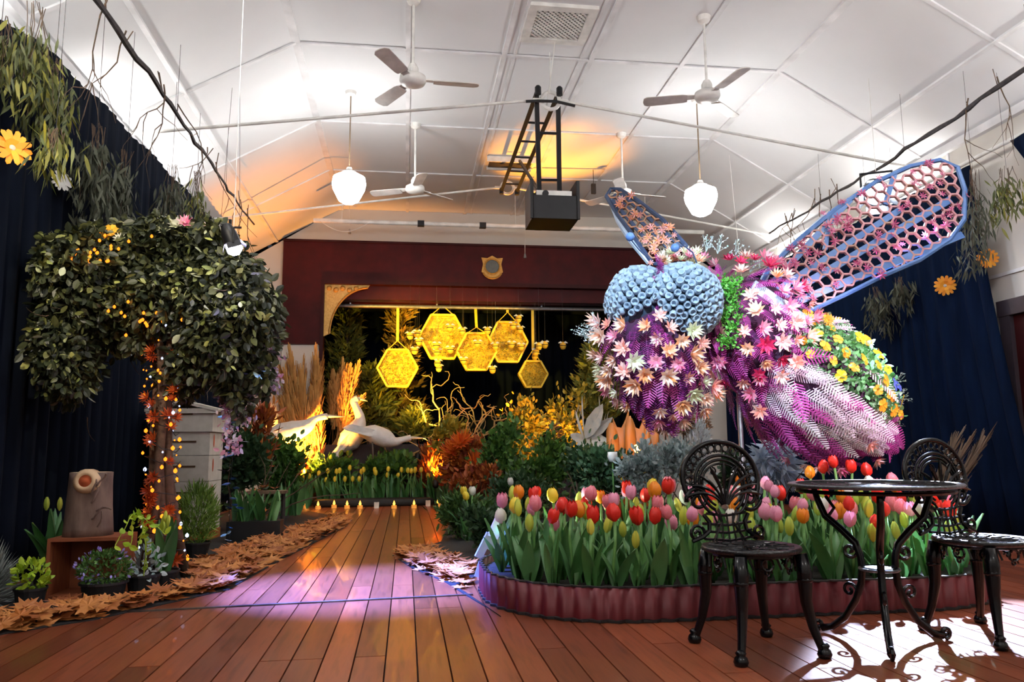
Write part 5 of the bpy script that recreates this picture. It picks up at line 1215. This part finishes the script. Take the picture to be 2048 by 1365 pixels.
# ------------------------------------------------------------------ hexagon frames over the stage
m_yel = mat('yellow_painted_timber', [(.85, .55, .02), (.95, .66, .03)], .5, 0, 10); m_straw = mat('yellow_moss', [(.80, .55, .03), (.92, .68, .06), (.42, .22, .02), (.16, .28, .04)], .7, island=True)
HY = 14.35
rail = empty('stage_rail', (XC, HY, 3.56), 0, 'silver rail hung under the proscenium soffit carrying the hexagons', 'rail')
MB().tube([(IX0-XC+.05, 0, .0), (IX1-XC-.05, 0, .0)], .035, 10).build('rail_tube', m_steel, rail)
for x in (-2.6, -1, 1, 2.6): MB().bar((x, 0, .03), (x, 0, .07), .03).build('hanger', m_steel, rail)
STRAND = ([(-.06, 0, 0), (.06, 0, 0), (.04, .1, .6), (-.04, .1, .6)], [(0, 1, 2, 3)])
for i, (cx, cy, rx, ry, ty, sy, lb) in enumerate([(795, 737, 39, 36, 600, 682, 'yellow hexagon frame of moss hanging before the conifers'), (885, 674, 46, 43, 600, 612, 'largest yellow hexagon frame of moss, hanging from a short strap'), (953, 704, 39, 36, 600, 655, 'middle yellow hexagon frame of moss on a strap of medium length'),
                                       (1015, 685, 40, 40, 600, 625, 'yellow hexagon frame of moss beside the middle one, hanging from a short strap'), (1066, 749, 29, 26, 602, 700, 'smallest yellow hexagon frame with darker moss on a long strap')]):
    hy = HY-.19 if i == 2 else HY; c = at(cx, cy, hy); r = empty('hexagon_frame', c, 0, lb, 'hanging frame'); k = 14.6/1540; R = rx*k; Rz = ry*k
    hexp = [(-R, 0), (-R*.5, Rz), (R*.5, Rz), (R, 0), (R*.5, -Rz), (-R*.5, -Rz)]
    MB().prism(hexp, .02, Matrix.Rotation(PI/2, 4, 'X') @ Matrix.Translation((0, 0, -.05))).build('back_panel', m_yel, r)
    for a, b in zip(hexp, hexp[1:]+hexp[:1]): MB().bar((a[0], 0, a[1]), (b[0], 0, b[1]), .14, .035, up=(0, 0, 1) if abs(a[1]-b[1]) > .01 else (0, 0, 1)).build('side', m_yel, r)
    n = 900; q = rng.uniform(-1, 1, (n*3, 2)); q = q[(np.abs(q[:, 1]) < .9) & (np.abs(q[:, 0])+np.abs(q[:, 1])*.5 < .9)][:n]; n = len(q)
    P = np.stack([q[:, 0]*R, rng.uniform(-.04, .035, n), q[:, 1]*Rz], 1); Dn = rng.normal(0, 1, (n, 3)); Dn[:, 1] -= .6
    MB().scat(STRAND, np_basis(P, Dn, rng.uniform(0, 6, n), rng.uniform(.06, .11, n)*(1 if i < 4 else .8))).build('moss', m_straw, r)
    ap_ = at(cx, sy, hy)-c
    MB().bar(ap_, (ap_.x, HY-hy, 3.56-c.z-.03), .05, .012).build('strap', m_yel, r)
    for s in (-1, 1): MB().bar(ap_, (s*R*.5, 0, Rz), .04, .012).build('strap', m_yel, r)
m_bb = mat('toy_bee_body', [(.75, .42, .04), (.85, .55, .06)], .6); m_bw = mat('toy_bee_wing', (.9, .9, .85), .5); m_bs = mat('toy_bee_stripe', (.05, .03, .02), .6)
bmsh = MB().lathe([(.001, -.075), (.04, -.06), (.06, -.01), (.055, .03), (.03, .065), (.001, .075)], 12).mesh('body', m_bb, True)
wmsh = MB().put(([(0, 0, 0), (.04, .02, .03), (.075, .02, .01), (.08, -.02, -.01), (.04, -.03, -.01), (.04, 0, .03)], [(0, 1, 5), (1, 2, 5), (2, 3, 5), (3, 4, 5), (4, 0, 5)]), Matrix.Identity(4)).mesh('wing', m_bw, True)
smsh = MB().tube([(.056*math.cos(a), .056*math.sin(a), 0) for a in np.linspace(0, 2*PI, 12, False)], .010, 5, True).mesh('stripe', m_bs, True)
BEES = []
for i, (px, py) in enumerate([(820, 672), (834, 668), (838, 684), (830, 702), (900, 656), (925, 663), (873, 692), (875, 705), (901, 700), (875, 727), (878, 737), (975, 662), (1037, 638), (1026, 652), (955, 688), (927, 722), (985, 740), (991, 693), (1023, 690), (1042, 694), (1078, 693), (1090, 690), (1072, 705), (1070, 713), (1126, 692), (1040, 660)]):
    inx = any(abs(px-hx_) < hr_+8 and abs(py-hy_) < hr_+8 for hx_, hy_, hr_ in ((795, 737, 39), (885, 674, 46), (953, 704, 39), (1015, 685, 40), (1066, 749, 29)))
    for Yb in (13.89, 14.025)+(() if 900 < px < 1000 else (14.16,))+(() if inx else (14.55, 14.70)):        # threads and bodies keep clear of one another
        p = at(px, py, Yb)
        if all(abs(p.y-b_.y) > .12 or abs(p.x-b_.x) > .15 for b_ in BEES): break
    BEES.append(p); ztop = 3.875 if 13.86 < p.y < 14.02 else 3.625 if p.y > 14.02 else ceil_z(p.x)-.005
    r = empty('toy_bee', p, random.uniform(-.5, .5), 'small yellow toy bee with white wings hanging before the hexagons', 'toy bee', 'toy bees over the stage')
    link(bmsh, 'body', r).rotation_euler = (.3, random.uniform(-.3, .3), 0); link(smsh, 'stripe', r)
    for s in (1, -1):
        o = link(wmsh, 'wing', r, (0, -.03, .05)); o.scale = (s*1.1, 1, 1.1)
    MB().tube([(0, 0, .07), (0, 0, ztop-p.z)], .0015, 3).build('thread', m_steel, r)

# ------------------------------------------------------------------ stage garden
m_con = mat('lit_conifer', [(.16, .16, .02), (.32, .28, .03), (.24, .24, .04), (.10, .14, .03)], .6, island=True, trans=.2); m_conb = mat('autumn_conifer', [(.35, .20, .03), (.45, .30, .05), (.28, .14, .02)], .6, island=True, trans=.2)
m_gold = m_gold; m_goldleaf = mat('golden_leaf', [(.45, .30, .02), (.60, .42, .04), (.30, .26, .03), (.20, .24, .03)], .55, island=True, trans=.2)
m_autumn = mat('autumn_leaf', [(.30, .05, .015), (.46, .12, .02), (.20, .03, .015), (.55, .20, .03)], .6, island=True, trans=.15); m_green = mat('garden_leaf', [(.03, .09, .02), (.07, .18, .03), (.12, .26, .04)], .5, island=True, trans=.15)
def conifer(px, Y, ytop, ybase, hw, m, label, n=2600, z0=None, seed=0):
    p = at(px, ybase, Y); b = Vector((p.x, p.y, z0 if z0 is not None else p.z)); top = at(px, ytop, Y).z-b.z; k = Y/1510; R = hw*k
    r = empty('conifer', b, 0, label, 'tree'); MB().tube([(0, 0, 0), (.02, 0, top*.5), (0, 0, top*.95)], [.05, .035, .008], 7).build('trunk', m_trunk, r)
    r_ = random.Random(seed); P = []; D = []; br = MB(); nb = 70; zl = max(0.1, p.z-b.z)
    for i in range(nb):
        t = i/nb; z = zl+(top-zl)*t; L0 = R*(1-t)**.55*r_.uniform(.6, 1.15); a = r_.uniform(0, 6.28); d = Vector((math.cos(a), math.sin(a)*.8, .55))
        tw_ = wander((0, 0, z), d, 6, L0/6, .14, r_); br.tube(tw_, [.010, .008, .007, .006, .004, .003, .002], 4)
        for _ in range(n//nb):
            q = tw_[r_.randrange(2, 7)]; P.append(tuple(q+Vector((r_.gauss(0, .05), r_.gauss(0, .05), r_.gauss(0, .05))))); D.append(tuple(d+Vector((r_.gauss(0, .6), r_.gauss(0, .6), r_.gauss(.2, .5)))))
    br.build('branch', m_trunk, r); nn_ = len(P)
    MB().scat(NEEDLE_W, np_basis(np.array(P), np.array(D), rng.uniform(0, 6, nn_), rng.uniform(.09, .20, nn_))).build('foliage', m, r)
NEEDLE_W = ([(-.05, 0, 0), (.05, 0, 0), (.14, .03, .45), (0, .03, 1), (-.14, .03, .45)], [(0, 1, 2, 4), (4, 2, 3)])
conifer(690, 15.95, 600, 860, 62, m_con, 'tall yellow-lit conifer at the stage edge beside the gilt bracket', 3200, 1.0, 1)
conifer(800, 15.95, 598, 860, 55, m_conb, 'tall brownish conifer standing behind the hexagon hung on a long strap', 2800, 1.0, 2)
conifer(738, 15.2, 740, 900, 62, m_con, 'bushy yellow-green conifer behind the white herons', 3000, 1.0, 3)
conifer(1198, 13.2, 690, 850, 60, m_con, 'yellow-green conifer showing beside the bee head', 2600, 0, 4)
conifer(828, 14.85, 830, 905, 34, m_con, 'low yellow-green conifer under the twisted branches', 2000, 1.0, 5)
def twisted(px, py, Y, H, label, seed, spread=1.0, z0=1.0):
    p = at(px, py, Y); r_ = random.Random(seed); b = Vector((p.x, p.y, z0)); r = empty('twisted_branch', b, 0, label, 'branch')
    def grow(q, d, L0, rad, lev):
        n_ = 7; pts = wander(q, d, n_, L0/n_, .42, r_, (0, 0, .05)); MB().tube(pts, [rad*(1-.08*i) for i in range(n_+1)], 6).build('limb', m_curly, r, True)
        if lev < 2:
            for i in ((2, 4, 5, 7) if lev == 0 else (3, 5, 7)):
                grow(pts[i], (r_.uniform(-1, 1)*spread, r_.uniform(-.5, .5), r_.uniform(.2, 1)), L0*.62, rad*.6, lev+1)
    for k in range(5): grow(Vector((0, 0, 0)), ((k-2)*.35+r_.gauss(0, .1), r_.gauss(0, .1), 1), H*.8, .028, 0)
m_curly = mat('curly_willow_bark', [(.48, .32, .13), (.62, .44, .20)], .7, 0, 20)
twisted(890, 900, 13.75, 1.5, 'pale twisted willow branches rising beside the herons', 8, 1.2, .6); twisted(1105, 880, 13.5, 1.3, 'pale twisted willow branches beside the smallest hexagon', 15, 1.0, .5)
# pampas grass
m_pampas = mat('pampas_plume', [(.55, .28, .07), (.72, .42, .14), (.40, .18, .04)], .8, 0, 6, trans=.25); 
def plume_T(n=90):
    V = []; F = []; r_ = random.Random(3)
    for k in range(n):
        t = r_.uniform(.25, .97); a = r_.uniform(0, 6.28); w_ = .065*math.sin(PI*(t-.2)/.85)**.8+.012; l = .20
        p = Vector((.02*math.cos(a), .02*math.sin(a), t)); e = p+Vector((w_*math.cos(a), w_*math.sin(a), l*.8)); s_ = Vector((-math.sin(a), math.cos(a), 0))*.016; u = len(V)
        V.extend([tuple(p-s_), tuple(p+s_), tuple(e+s_*.4), tuple(e-s_*.4)]); F.append((u, u+1, u+2, u+3))
    for i in range(5):
        t0, t1 = i/5, (i+1)/5; u = len(V); V.extend([(-.012, 0, t0), (.012, 0, t0), (.010, 0, t1), (-.010, 0, t1)]); F.append((u, u+1, u+2, u+3))
    return V, F
pl_me = TM(plume_T(), 'plume', m_pampas)
def pampas(c, tips, label, wd=1.25, me=None):
    r = empty('pampas_grass', c, 0, label, 'grass')
    for tip in tips:
        b0 = Vector((random.gauss(0, .08), random.gauss(0, .03), 0)); d = (tip-c-b0)*.90; m = basis(b0, d, random.uniform(0, 6), (wd, wd, d.length)); link(me or pl_me, 'plume', r, m=m)
c = at(628, 930, 13.74); c.z = .05
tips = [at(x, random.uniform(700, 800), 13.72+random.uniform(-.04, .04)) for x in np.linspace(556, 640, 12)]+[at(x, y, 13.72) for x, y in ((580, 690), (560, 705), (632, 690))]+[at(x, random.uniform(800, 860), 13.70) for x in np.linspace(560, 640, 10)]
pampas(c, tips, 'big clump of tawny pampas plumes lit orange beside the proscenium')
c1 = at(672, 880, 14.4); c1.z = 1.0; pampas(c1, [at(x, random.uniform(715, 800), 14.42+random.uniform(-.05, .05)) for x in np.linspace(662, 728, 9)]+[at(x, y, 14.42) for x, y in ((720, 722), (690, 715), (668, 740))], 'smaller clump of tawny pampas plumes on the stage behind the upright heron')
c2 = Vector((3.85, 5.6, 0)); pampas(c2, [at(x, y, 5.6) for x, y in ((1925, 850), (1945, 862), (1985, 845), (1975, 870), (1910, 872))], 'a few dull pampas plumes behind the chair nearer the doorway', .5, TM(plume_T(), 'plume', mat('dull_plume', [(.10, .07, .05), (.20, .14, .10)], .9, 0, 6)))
# herons
m_heron = mat('white_heron', [(.78, .78, .74), (.88, .88, .86)], .6, 0, 16, .3); m_bill = mat('heron_bill', (.72, .68, .55), .5); m_leg = mat('heron_leg', (.10, .09, .08), .6)
def heron(spine, rad, Y, bill, label, z0=0.0):
    c0 = at(*spine[0], Y); r = empty('heron_statue', (c0.x, Y, z0), 0, label, 'heron statue'); o = Vector((c0.x, Y, z0)); k = Y/1510
    pts = [at(x, y, Y)-o for x, y in spine]; n = len(pts)
    # smooth the spine
    P = []; Rr = []
    for i in range(n-1):
        p0, p1, p2, p3 = pts[max(0, i-1)], pts[i], pts[i+1], pts[min(n-1, i+2)]
        for j in range(4):
            t = j/4; P.append(.5*((2*p1)+(p2-p0)*t+(2*p0-5*p1+4*p2-p3)*t*t+(3*p1-p0-3*p2+p3)*t*t*t)); Rr.append((rad[i]+(rad[i+1]-rad[i])*t)*k)
    P.append(pts[-1]); Rr.append(rad[-1]*k)
    MB().tube(P, Rr, 14).build('body', m_heron, r, True)
    MB().tube([pts[-1], at(*bill, Y)-o], [rad[-1]*k*.55, .004], 8).build('bill', m_bill, r)
    bi = 1; w_ = MB()
    for s in (-1, 1):
        q = pts[bi]; ax = (pts[2]-pts[0]).normalized()
        for kx in range(7):
            st_ = q+ax*(.10-.05*kx)+Vector((0, s*rad[1]*k*.8, rad[1]*k*.25)); w_.put((LEAF_OVAL[0], LEAF_OVAL[1]), basis(st_, -ax+Vector((0, s*.25, -.25)), PI/2*s, (.22, .22, .30)))
    w_.build('wing_feathers', m_heron, r)
    for s in (-1, 1): MB().tube([pts[1]+Vector((0, s*.07, -rad[1]*k*.7)), Vector((pts[1].x+.03, s*.08, pts[1].z*.5)), Vector((pts[1].x, s*.08, 0))], .014, 6).build('leg', m_leg, r)
    e = pts[-2]
    for s in (-1, 1): MB().lathe([(.001, -.008), (.008, 0), (.001, .008)], 8, Matrix.Translation(pts[-1]+Vector((-.03, s*rad[-1]*k*.8, .012)))).build('eye', m_black, r)
heron([(524, 872), (560, 868), (590, 862), (615, 852), (632, 838), (655, 833)], [5, 20, 20, 13, 6, 6], 13.36, (690, 834), 'white heron statue stretching its neck forward by the pampas grass')
heron([(680, 898), (698, 882), (712, 862), (720, 838), (712, 815), (707, 803), (716, 797)], [10, 22, 20, 10, 7, 7, 7], 13.84, (735, 803), 'white heron statue standing upright with its neck curved')
heron([(718, 864), (745, 868), (772, 878), (790, 884), (805, 880), (822, 876)], [6, 18, 18, 9, 6, 6], 13.46, (852, 877), 'white heron statue bending low towards the twisted branches')
# pond, candles
m_pond = mat('black_pond_water', (.004, .005, .007), .05, 0, 4, .02); m_stone = mat('pond_liner', (.012, .012, .012), .6, 0, 12, .3)
pq = fl(742, 1006); pq = Vector((-.50, 12.95, 0)); r = empty('pond', pq, 0, 'small black pond in front of the tulips and herons', 'pond')
MB().lathe([(.95, 0), (.98, .03), (.96, .10), (.90, .12), (.84, .09), (.84, .04)], 40, None, .18).build('liner', m_stone, r, True); MB().lathe([(.001, .075), (.84, .075), (.001, .076)], 40, None, .18).build('water', m_pond, r)
m_wax = mat('orange_wax', (.75, .30, .05), .5, 0, 8, emit=.5); m_waxw = mat('white_wax', (.85, .80, .68), .5, 0, 8); m_flame = glow('candle_flame', (1.0, .36, .04), 5.0)
for i, (px, py, wh) in enumerate([(636, 1014, 0), (668, 1012, 0), (694, 1013, 0), (720, 1013, 0), (753, 1012, 1), (788, 1013, 0), (828, 1012, 0), (856, 1008, 1), (876, 1009, 0), (886, 1006, 1), (612, 1013, 0)]):
    p = fl(px, py+5); r = empty('tea_light', p, 0, 'white block candle in the row before the pond' if wh else 'small glowing orange candle in the row before the pond', 'candle', 'white candles by the pond' if wh else 'orange candles by the pond')
    if wh: MB().box((0, 0, .045), (.075, .075, .09)).build('wax', m_waxw, r); MB().tube([(0, 0, .09), (0, 0, .11)], .004, 5).build('wick', m_black, r)
    else: MB().lathe([(.001, 0), (.042, 0), (.040, .05), (.001, .052)], 12).build('wax', m_wax, r); MB().lathe([(.001, .05), (.020, .065), (.012, .10), (.001, .125)], 10).build('flame', m_flame, r, True)
# planting: shrubs
def shrub(px, ytop, ybase, hw, Y, m, label, n, size, T=LEAF_OVAL, name='shrub', floor=True, up=.6, shell=.2, flowers=None, dk=.5):
    k = Y/1510; pb = at(px, ybase, Y); pt = at(px, ytop, Y); zc = (max(pb.z, .1)+pt.z)/2; hz = (pt.z-max(pb.z, .1))/2
    r = empty(name, (pb.x, Y, 0), 0, label, 'shrub'); st_ = MB()
    for j in range(7): st_.tube(wander((random.gauss(0, .04), random.gauss(0, .04), 0), (random.gauss(0, .5), random.gauss(0, .4)*dk, 1), 6, (zc+hz*.4)/6, .15), [.012, .010, .009, .008, .006, .005, .003], 5)
    st_.build('stems', m_twig, r); bush(r, n, (0, 0, zc), (hw*k, hw*k*dk, hz*1.05), size, m, T, 'foliage', up, shell)
    if flowers: 
        me_, nf, sz = flowers
        for j in range(nf):
            a = random.uniform(0, 6.28); e = random.uniform(-.2, 1); q = Vector((hw*k*math.cos(a)*.95*(1-e*e)**.5 if abs(e) < 1 else 0, -hw*k*dk*abs(math.sin(a))*.95, zc+hz*e*.95)); link(me_, 'flower', r, m=basis(q, (q.x, -1, .6), random.uniform(0, 6), sz*random.uniform(.8, 1.2)))
    return r
apr = TM(star_T(14, .9, .10, 2), 'flower', flowermat('orange_protea', (.75, .12, .02), (.88, .30, .03), (.55, .06, .02)))
shrub(1055, 800, 930, 50, 12.75, m_goldleaf, 'golden-leaved shrub under the smallest hexagon', 1000, (.06, .12))
shrub(1135, 770, 930, 48, 11.7, m_goldleaf, 'tall golden-leaved shrub beside the bleached palm leaves', 1000, (.06, .12))
shrub(1005, 855, 985, 55, 11.2, m_green, 'dark green shrub behind the red-brown bush', 1500, (.06, .11))
shrub(1085, 880, 1020, 75, 10.0, m_green, 'broad green shrub in the middle of the garden', 2200, (.05, .10))
shrub(1175, 890, 1010, 62, 9.2, m_dkleaf, 'dark fine-leaved shrub below the bleached palm leaves', 2000, (.05, .09))
shrub(1235, 905, 1000, 60, 8.2, m_dkleaf, 'dark shrub with a few yellow buttons behind the tulips', 1900, (.04, .08), flowers=(pansy_me['y'], 6, .02))
shrub(1295, 900, 1000, 48, 7.6, m_silver, 'silvery grey shrub behind the tulips', 1700, (.035, .07))
shrub(1365, 880, 985, 46, 6.95, m_silver, 'silver-blue leafy shrub beside the chair back', 1600, (.03, .06))
shrub(1395, 845, 930, 28, 7.9, mat('white_stem_leaf', [(.65, .70, .70), (.80, .84, .84)], .6, island=True), 'white upright sprays below the bee head', 500, (.05, .09), NEEDLE_W, up=1.4)
shrub(935, 880, 985, 40, 12.15, m_autumn, 'red-brown autumn bush with orange protea flowers', 1300, (.07, .13), flowers=(apr, 8, .16))
shrub(955, 930, 1010, 45, 10.4, m_autumn, 'low red-brown autumn bush beside the pond', 1300, (.06, .12))
shrub(925, 985, 1090, 55, 8.0, mat('juniper_leaf', [(.03, .09, .02), (.06, .15, .03), (.10, .20, .04)], .6, island=True), 'spreading green juniper at the edge of the path', 2600, (.05, .10), NEEDLE_W)
shrub(985, 1010, 1090, 50, 7.0, m_dkleaf, 'dark green ground-cover shrub behind the stake lamp', 2000, (.04, .08))
shrub(1040, 950, 1040, 70, 8.8, m_dkleaf, 'dark green low shrub between the juniper and the tulips', 2000, (.05, .09))
shrub(900, 840, 915, 36, 13.0, m_goldleaf, 'golden shrub at the foot of the twisted branches', 900, (.07, .12))
shrub(668, 918, 985, 40, 13.45, m_green, 'green leafy shrub in front of the standing heron', 1300, (.08, .14), dk=.25)
shrub(778, 908, 985, 52, 13.45, m_green, 'broad-leaved green shrub in front of the bending heron', 1500, (.09, .16), dk=.22)
shrub(872, 900, 975, 26, 13.5, m_autumn, 'orange grassy shrub lit from below beside the bending heron', 900, (.14, .26), NEEDLE_W, up=1.5)
shrub(582, 915, 985, 28, 13.6, m_autumn, 'orange-brown dry shrub below the stretching heron', 900, (.08, .16))
shrub(562, 880, 1000, 38, 11.4, m_green, 'dark green bush beside the leaf-covered bench', 1300, (.07, .13))
shrub(485, 850, 1000, 36, 9.4, m_dkleaf, 'dark leafy bush behind the beehive', 1400, (.06, .11))
shrub(520, 800, 930, 30, 9.9, m_autumn, 'reddish wispy shrub beside the blossom garlands', 700, (.08, .16), NEEDLE_W, up=1.2)
shrub(1550, 893, 975, 40, 6.95, mat('ice_blue_fern', [(.50, .62, .78), (.72, .82, .92), (.36, .48, .66)], .6, island=True, trans=.15), 'icy blue fern arching under the bee body', 420, (.10, .20), NEEDLE_W, up=-.5)
shrub(1470, 912, 975, 28, 7.35, m_dkleaf, 'dark shrub around the foot of the bee pole', 900, (.04, .08))
# front row of bulbs with yellow buds
daf_me = TM(tulip_T(.1), 'flower_head', mat('yellow_daffodil', [(.85, .65, .02), (.95, .80, .10)], .4, 0, 20, trans=.1), True)
for j, px in enumerate((612, 645, 672, 700, 728, 756, 785, 812, 838, 866, 890)):
    p = at(px, 990, 13.22+.03*(j % 2)); r = empty('bulb_clump', (p.x, p.y, 0), 0, 'green bulb clump with yellow flowers in the row behind the pond', 'plant', 'bulb clumps behind the pond')
    for k in range(9):
        l = link(random.choice(tl_me), 'leaf', r); s = random.uniform(.32, .56); l.scale = (s*.75, s, s); a = random.uniform(0, 6.28); l.rotation_euler = (random.uniform(-.05, .12), 0, a); l.location = (.06*math.cos(a), .04*math.sin(a), 0)
    for k in range(3):
        x, y, h = random.uniform(-.09, .09), random.uniform(-.05, .05), random.uniform(.38, .58)
        o = link(random.choice(st_me), 'stem', r, (x, y, 0)); o.scale = (.9, .9, h); q = link(daf_me, 'flower_head', r, (x, y, h-.02)); q.scale = (.075, .075, .10)
# pale tulips by the juniper
for (px, py, Y, kd) in ((930, 985, 7.9, 'yellow'), (945, 985, 7.9, 'white'), (934, 995, 7.8, 'yellow'), (1022, 966, 8.4, 'white')):
    q = at(px, py, Y); tulip((q.x, q.y, 0), q.z-.03, kd, .085, 'pale tulips by the juniper', kd+' tulip standing alone near the green juniper', 4)
# bleached palm leaves, bark slabs with a glowing bulb, seed heads, white cup
m_palm = mat('bleached_palm', [(.62, .62, .58), (.80, .74, .64), (.50, .55, .54)], .7, 0, 8, .2)
p = at(1172, 900, 9.9); r = empty('palm_leaf_star', (p.x, p.y, 0), 0, 'spray of bleached pale palm leaves lit white', 'dried leaves'); o0 = Vector((p.x, p.y, 0)); hub = at(1170, 880, 9.9)-o0
MB().tube([(0, 0, 0), hub*.5, hub], .02, 6).build('stalk', m_palm, r)
for (tx, ty, w_) in ((1163, 790, .10), (1205, 808, .11), (1226, 835, .09), (1228, 892, .12), (1150, 820, .09), (1158, 915, .10), (1185, 920, .10), (1140, 870, .08), (1200, 860, .09)):
    d = at(tx, ty, 9.9+random.uniform(-.25, .15))-o0-hub; L0 = d.length; b = MB(); nseg = 9
    b.put(([(x*w_*3.0, y*.25, z*L0) for x, y, z in LEAF_OVAL[0]], LEAF_OVAL[1]), basis(hub, d, PI/2+random.uniform(-.5, .5)))
    for j in range(5): b.put(([(x*w_*.8, y*.2, z*L0*.35) for x, y, z in LEAF_NARROW[0]], LEAF_NARROW[1]), basis(hub+d*(.45+.1*j), d.normalized()+Vector((random.choice([-1, 1])*.6, -.2, .3)), 0))
    b.build('palm_leaf', m_palm, r)
m_slab = mat('copper_bark', [(.34, .09, .015), (.52, .18, .03)], .5, 0, 7, .4, stretch=(1, 1, .3))
for j, (px, w_, tp) in enumerate(((1226, .09, 862), (1243, .12, 838), (1262, .08, 850), (1279, .10, 840), (1296, .06, 872), (1308, .08, 846))):
    b0 = at(px, 930, 9.3+.1*(j % 2)); t = at(px+3, tp, 9.3+.1*(j % 2)); r = empty('bark_slab', (b0.x, b0.y, 0), 0, 'upright slab of coppery bark glowing orange below the bee head', 'bark slab', 'bark slabs below the bee')
    V = []; F = []
    for z in np.linspace(0, t.z, 6):
        for s in range(5): a = PI*(.15+.7*s/4); V.append((-w_*math.cos(a), -w_*.55*math.sin(a)+.01*math.sin(9*z+s), z*(1+(.10*math.sin(7.3*s+3.1*j) if z > .1 else 0))))
    for q in range(5):
        for s in range(4): F.append((q*5+s, q*5+s+1, q*5+s+6, q*5+s+5))
    o = MB().add(V, F).build('slab', m_slab, r, True); md = o.modifiers.new('thick', 'SOLIDIFY'); md.thickness = .02
p = at(1274, 898, 8.9); r = empty('garden_bulb', (p.x, p.y, 0), 0, 'bare glowing orange bulb on a stake before the bark slabs', 'lamp'); MB().tube([(0, 0, 0), (0, 0, p.z-.04)], .012, 6).build('stake', m_black, r); MB().lathe([(.001, -.05), (.025, -.04), (.045, 0), (.03, .04), (.001, .05)], 14, Matrix.Translation((0, 0, p.z))).build('bulb', glow('orange_bulb', (1, .5, .08), 25), r, True)
lp = bpy.data.lights.new('garden_bulb_light', 'POINT'); lp.energy = 5; lp.color = (1, .42, .06); lp.shadow_soft_size = .05; lo = bpy.data.objects.new('garden_bulb_light', lp); COL.objects.link(lo); lo.location = p+Vector((0, -.09, .05))
m_seed = mat('brown_seed_head', [(.16, .07, .03), (.32, .16, .07)], .9, island=True)
for (px, py, Y, s, lb) in ((1330, 852, 8.4, .10, 'small rusty seed head beside the bark slabs'), (1366, 848, 7.9, .10, 'fluffy brown seed head below the bee throat'), (1400, 850, 8.6, .12, 'larger fluffy brown seed head above the white sprays'), (1108, 868, 10.2, .10, 'dark oval banksia cone beside the bleached palm leaves')):
    q = at(px, py, Y); r = empty('seed_head', (q.x, q.y, 0), 0, lb, 'seed head'); MB().tube([(random.gauss(0, .05), 0, 0), (0, 0, q.z*.6), (0, 0, q.z)], .010, 5).build('stalk', m_twig, r); bush(r, 420, (0, 0, q.z), (s, s, s if px > 1200 else s*1.6), (.03, .06), m_seed, NEEDLE_W, 'head', .1, .3)
q = at(1225, 914, 8.0); r = empty('white_cup', (q.x, q.y, 0), 0, 'small white cup-shaped flower head on a stalk behind the tulips', 'flower'); MB().tube([(0, 0, 0), (0, 0, q.z-.03)], .008, 5).build('stalk', m_tstem, r); MB().lathe([(.001, -.06), (.04, -.05), (.055, 0), (.05, .05), (.04, .045), (.001, -.02)], 16, Matrix.Translation((0, 0, q.z))).build('cup', m_wht, r, True)
for (px, py) in ((492, 872),):
    q = at(px, py, 9.55); tulip((q.x, q.y, 0), q.z-.04, 'red', .09, 'lone red tulip', 'single red tulip standing in the dark foliage beside the beehive', 3)

# orange daisy on the bee's back, foil tinsel by the hive, little perch hung from the ceiling
q = at(1657, 640, 5.45)-BEE0; link(TM(star_T(12, .15, .14, 2), 'flower', m_petal_o), 'daisy', bee, m=basis(q, (0, -1, .1), 0, .055)); MB().tube([q, at(1650, 690, 5.6)-BEE0], .004, 5).build('daisy_stalk', m_tstem, bee)
m_foil = mat('blue_foil', [(.08, .25, .75), (.25, .50, .95)], .2, .8, 20)
q = at(466, 860, 7.9); r = empty('foil_tinsel', q, 0, 'strand of shiny blue foil tinsel hanging beside the beehive', 'tinsel'); MB().tube([(0, 0, 1.0-q.z+.75), (.02, 0, 0), (-.01, 0, -.6), (.01, 0, .01-q.z)], .003, 4).build('cord', m_cable, r)
for k in range(46):
    z = random.uniform(.05-q.z, .25); a = random.uniform(0, 6.28); MB().put(LEAF_OVAL, basis((random.gauss(0, .03), random.gauss(0, .03), z), (math.cos(a), -abs(math.sin(a)), random.uniform(-.3, .1)), random.uniform(0, 6), (.045, .045, .09))).build('foil_strip', m_foil, r)
q = at(460, 455, 8.4); r = empty('hanging_perch', q, 0, 'small dark perch hung on wires from the sloping ceiling', 'perch'); MB().bar((-.12, 0, 0), (.12, 0, 0), .02).build('bar', m_darktwig, r); MB().box((0, 0, .05), (.03, .03, .07)).build('clip', m_black, r)
for x in (-.10, .10): MB().tube([(x, 0, 0), (x*.4, 0, ceil_z(q.x)-q.z-.01)], .002, 4).build('wire', m_cable, r)
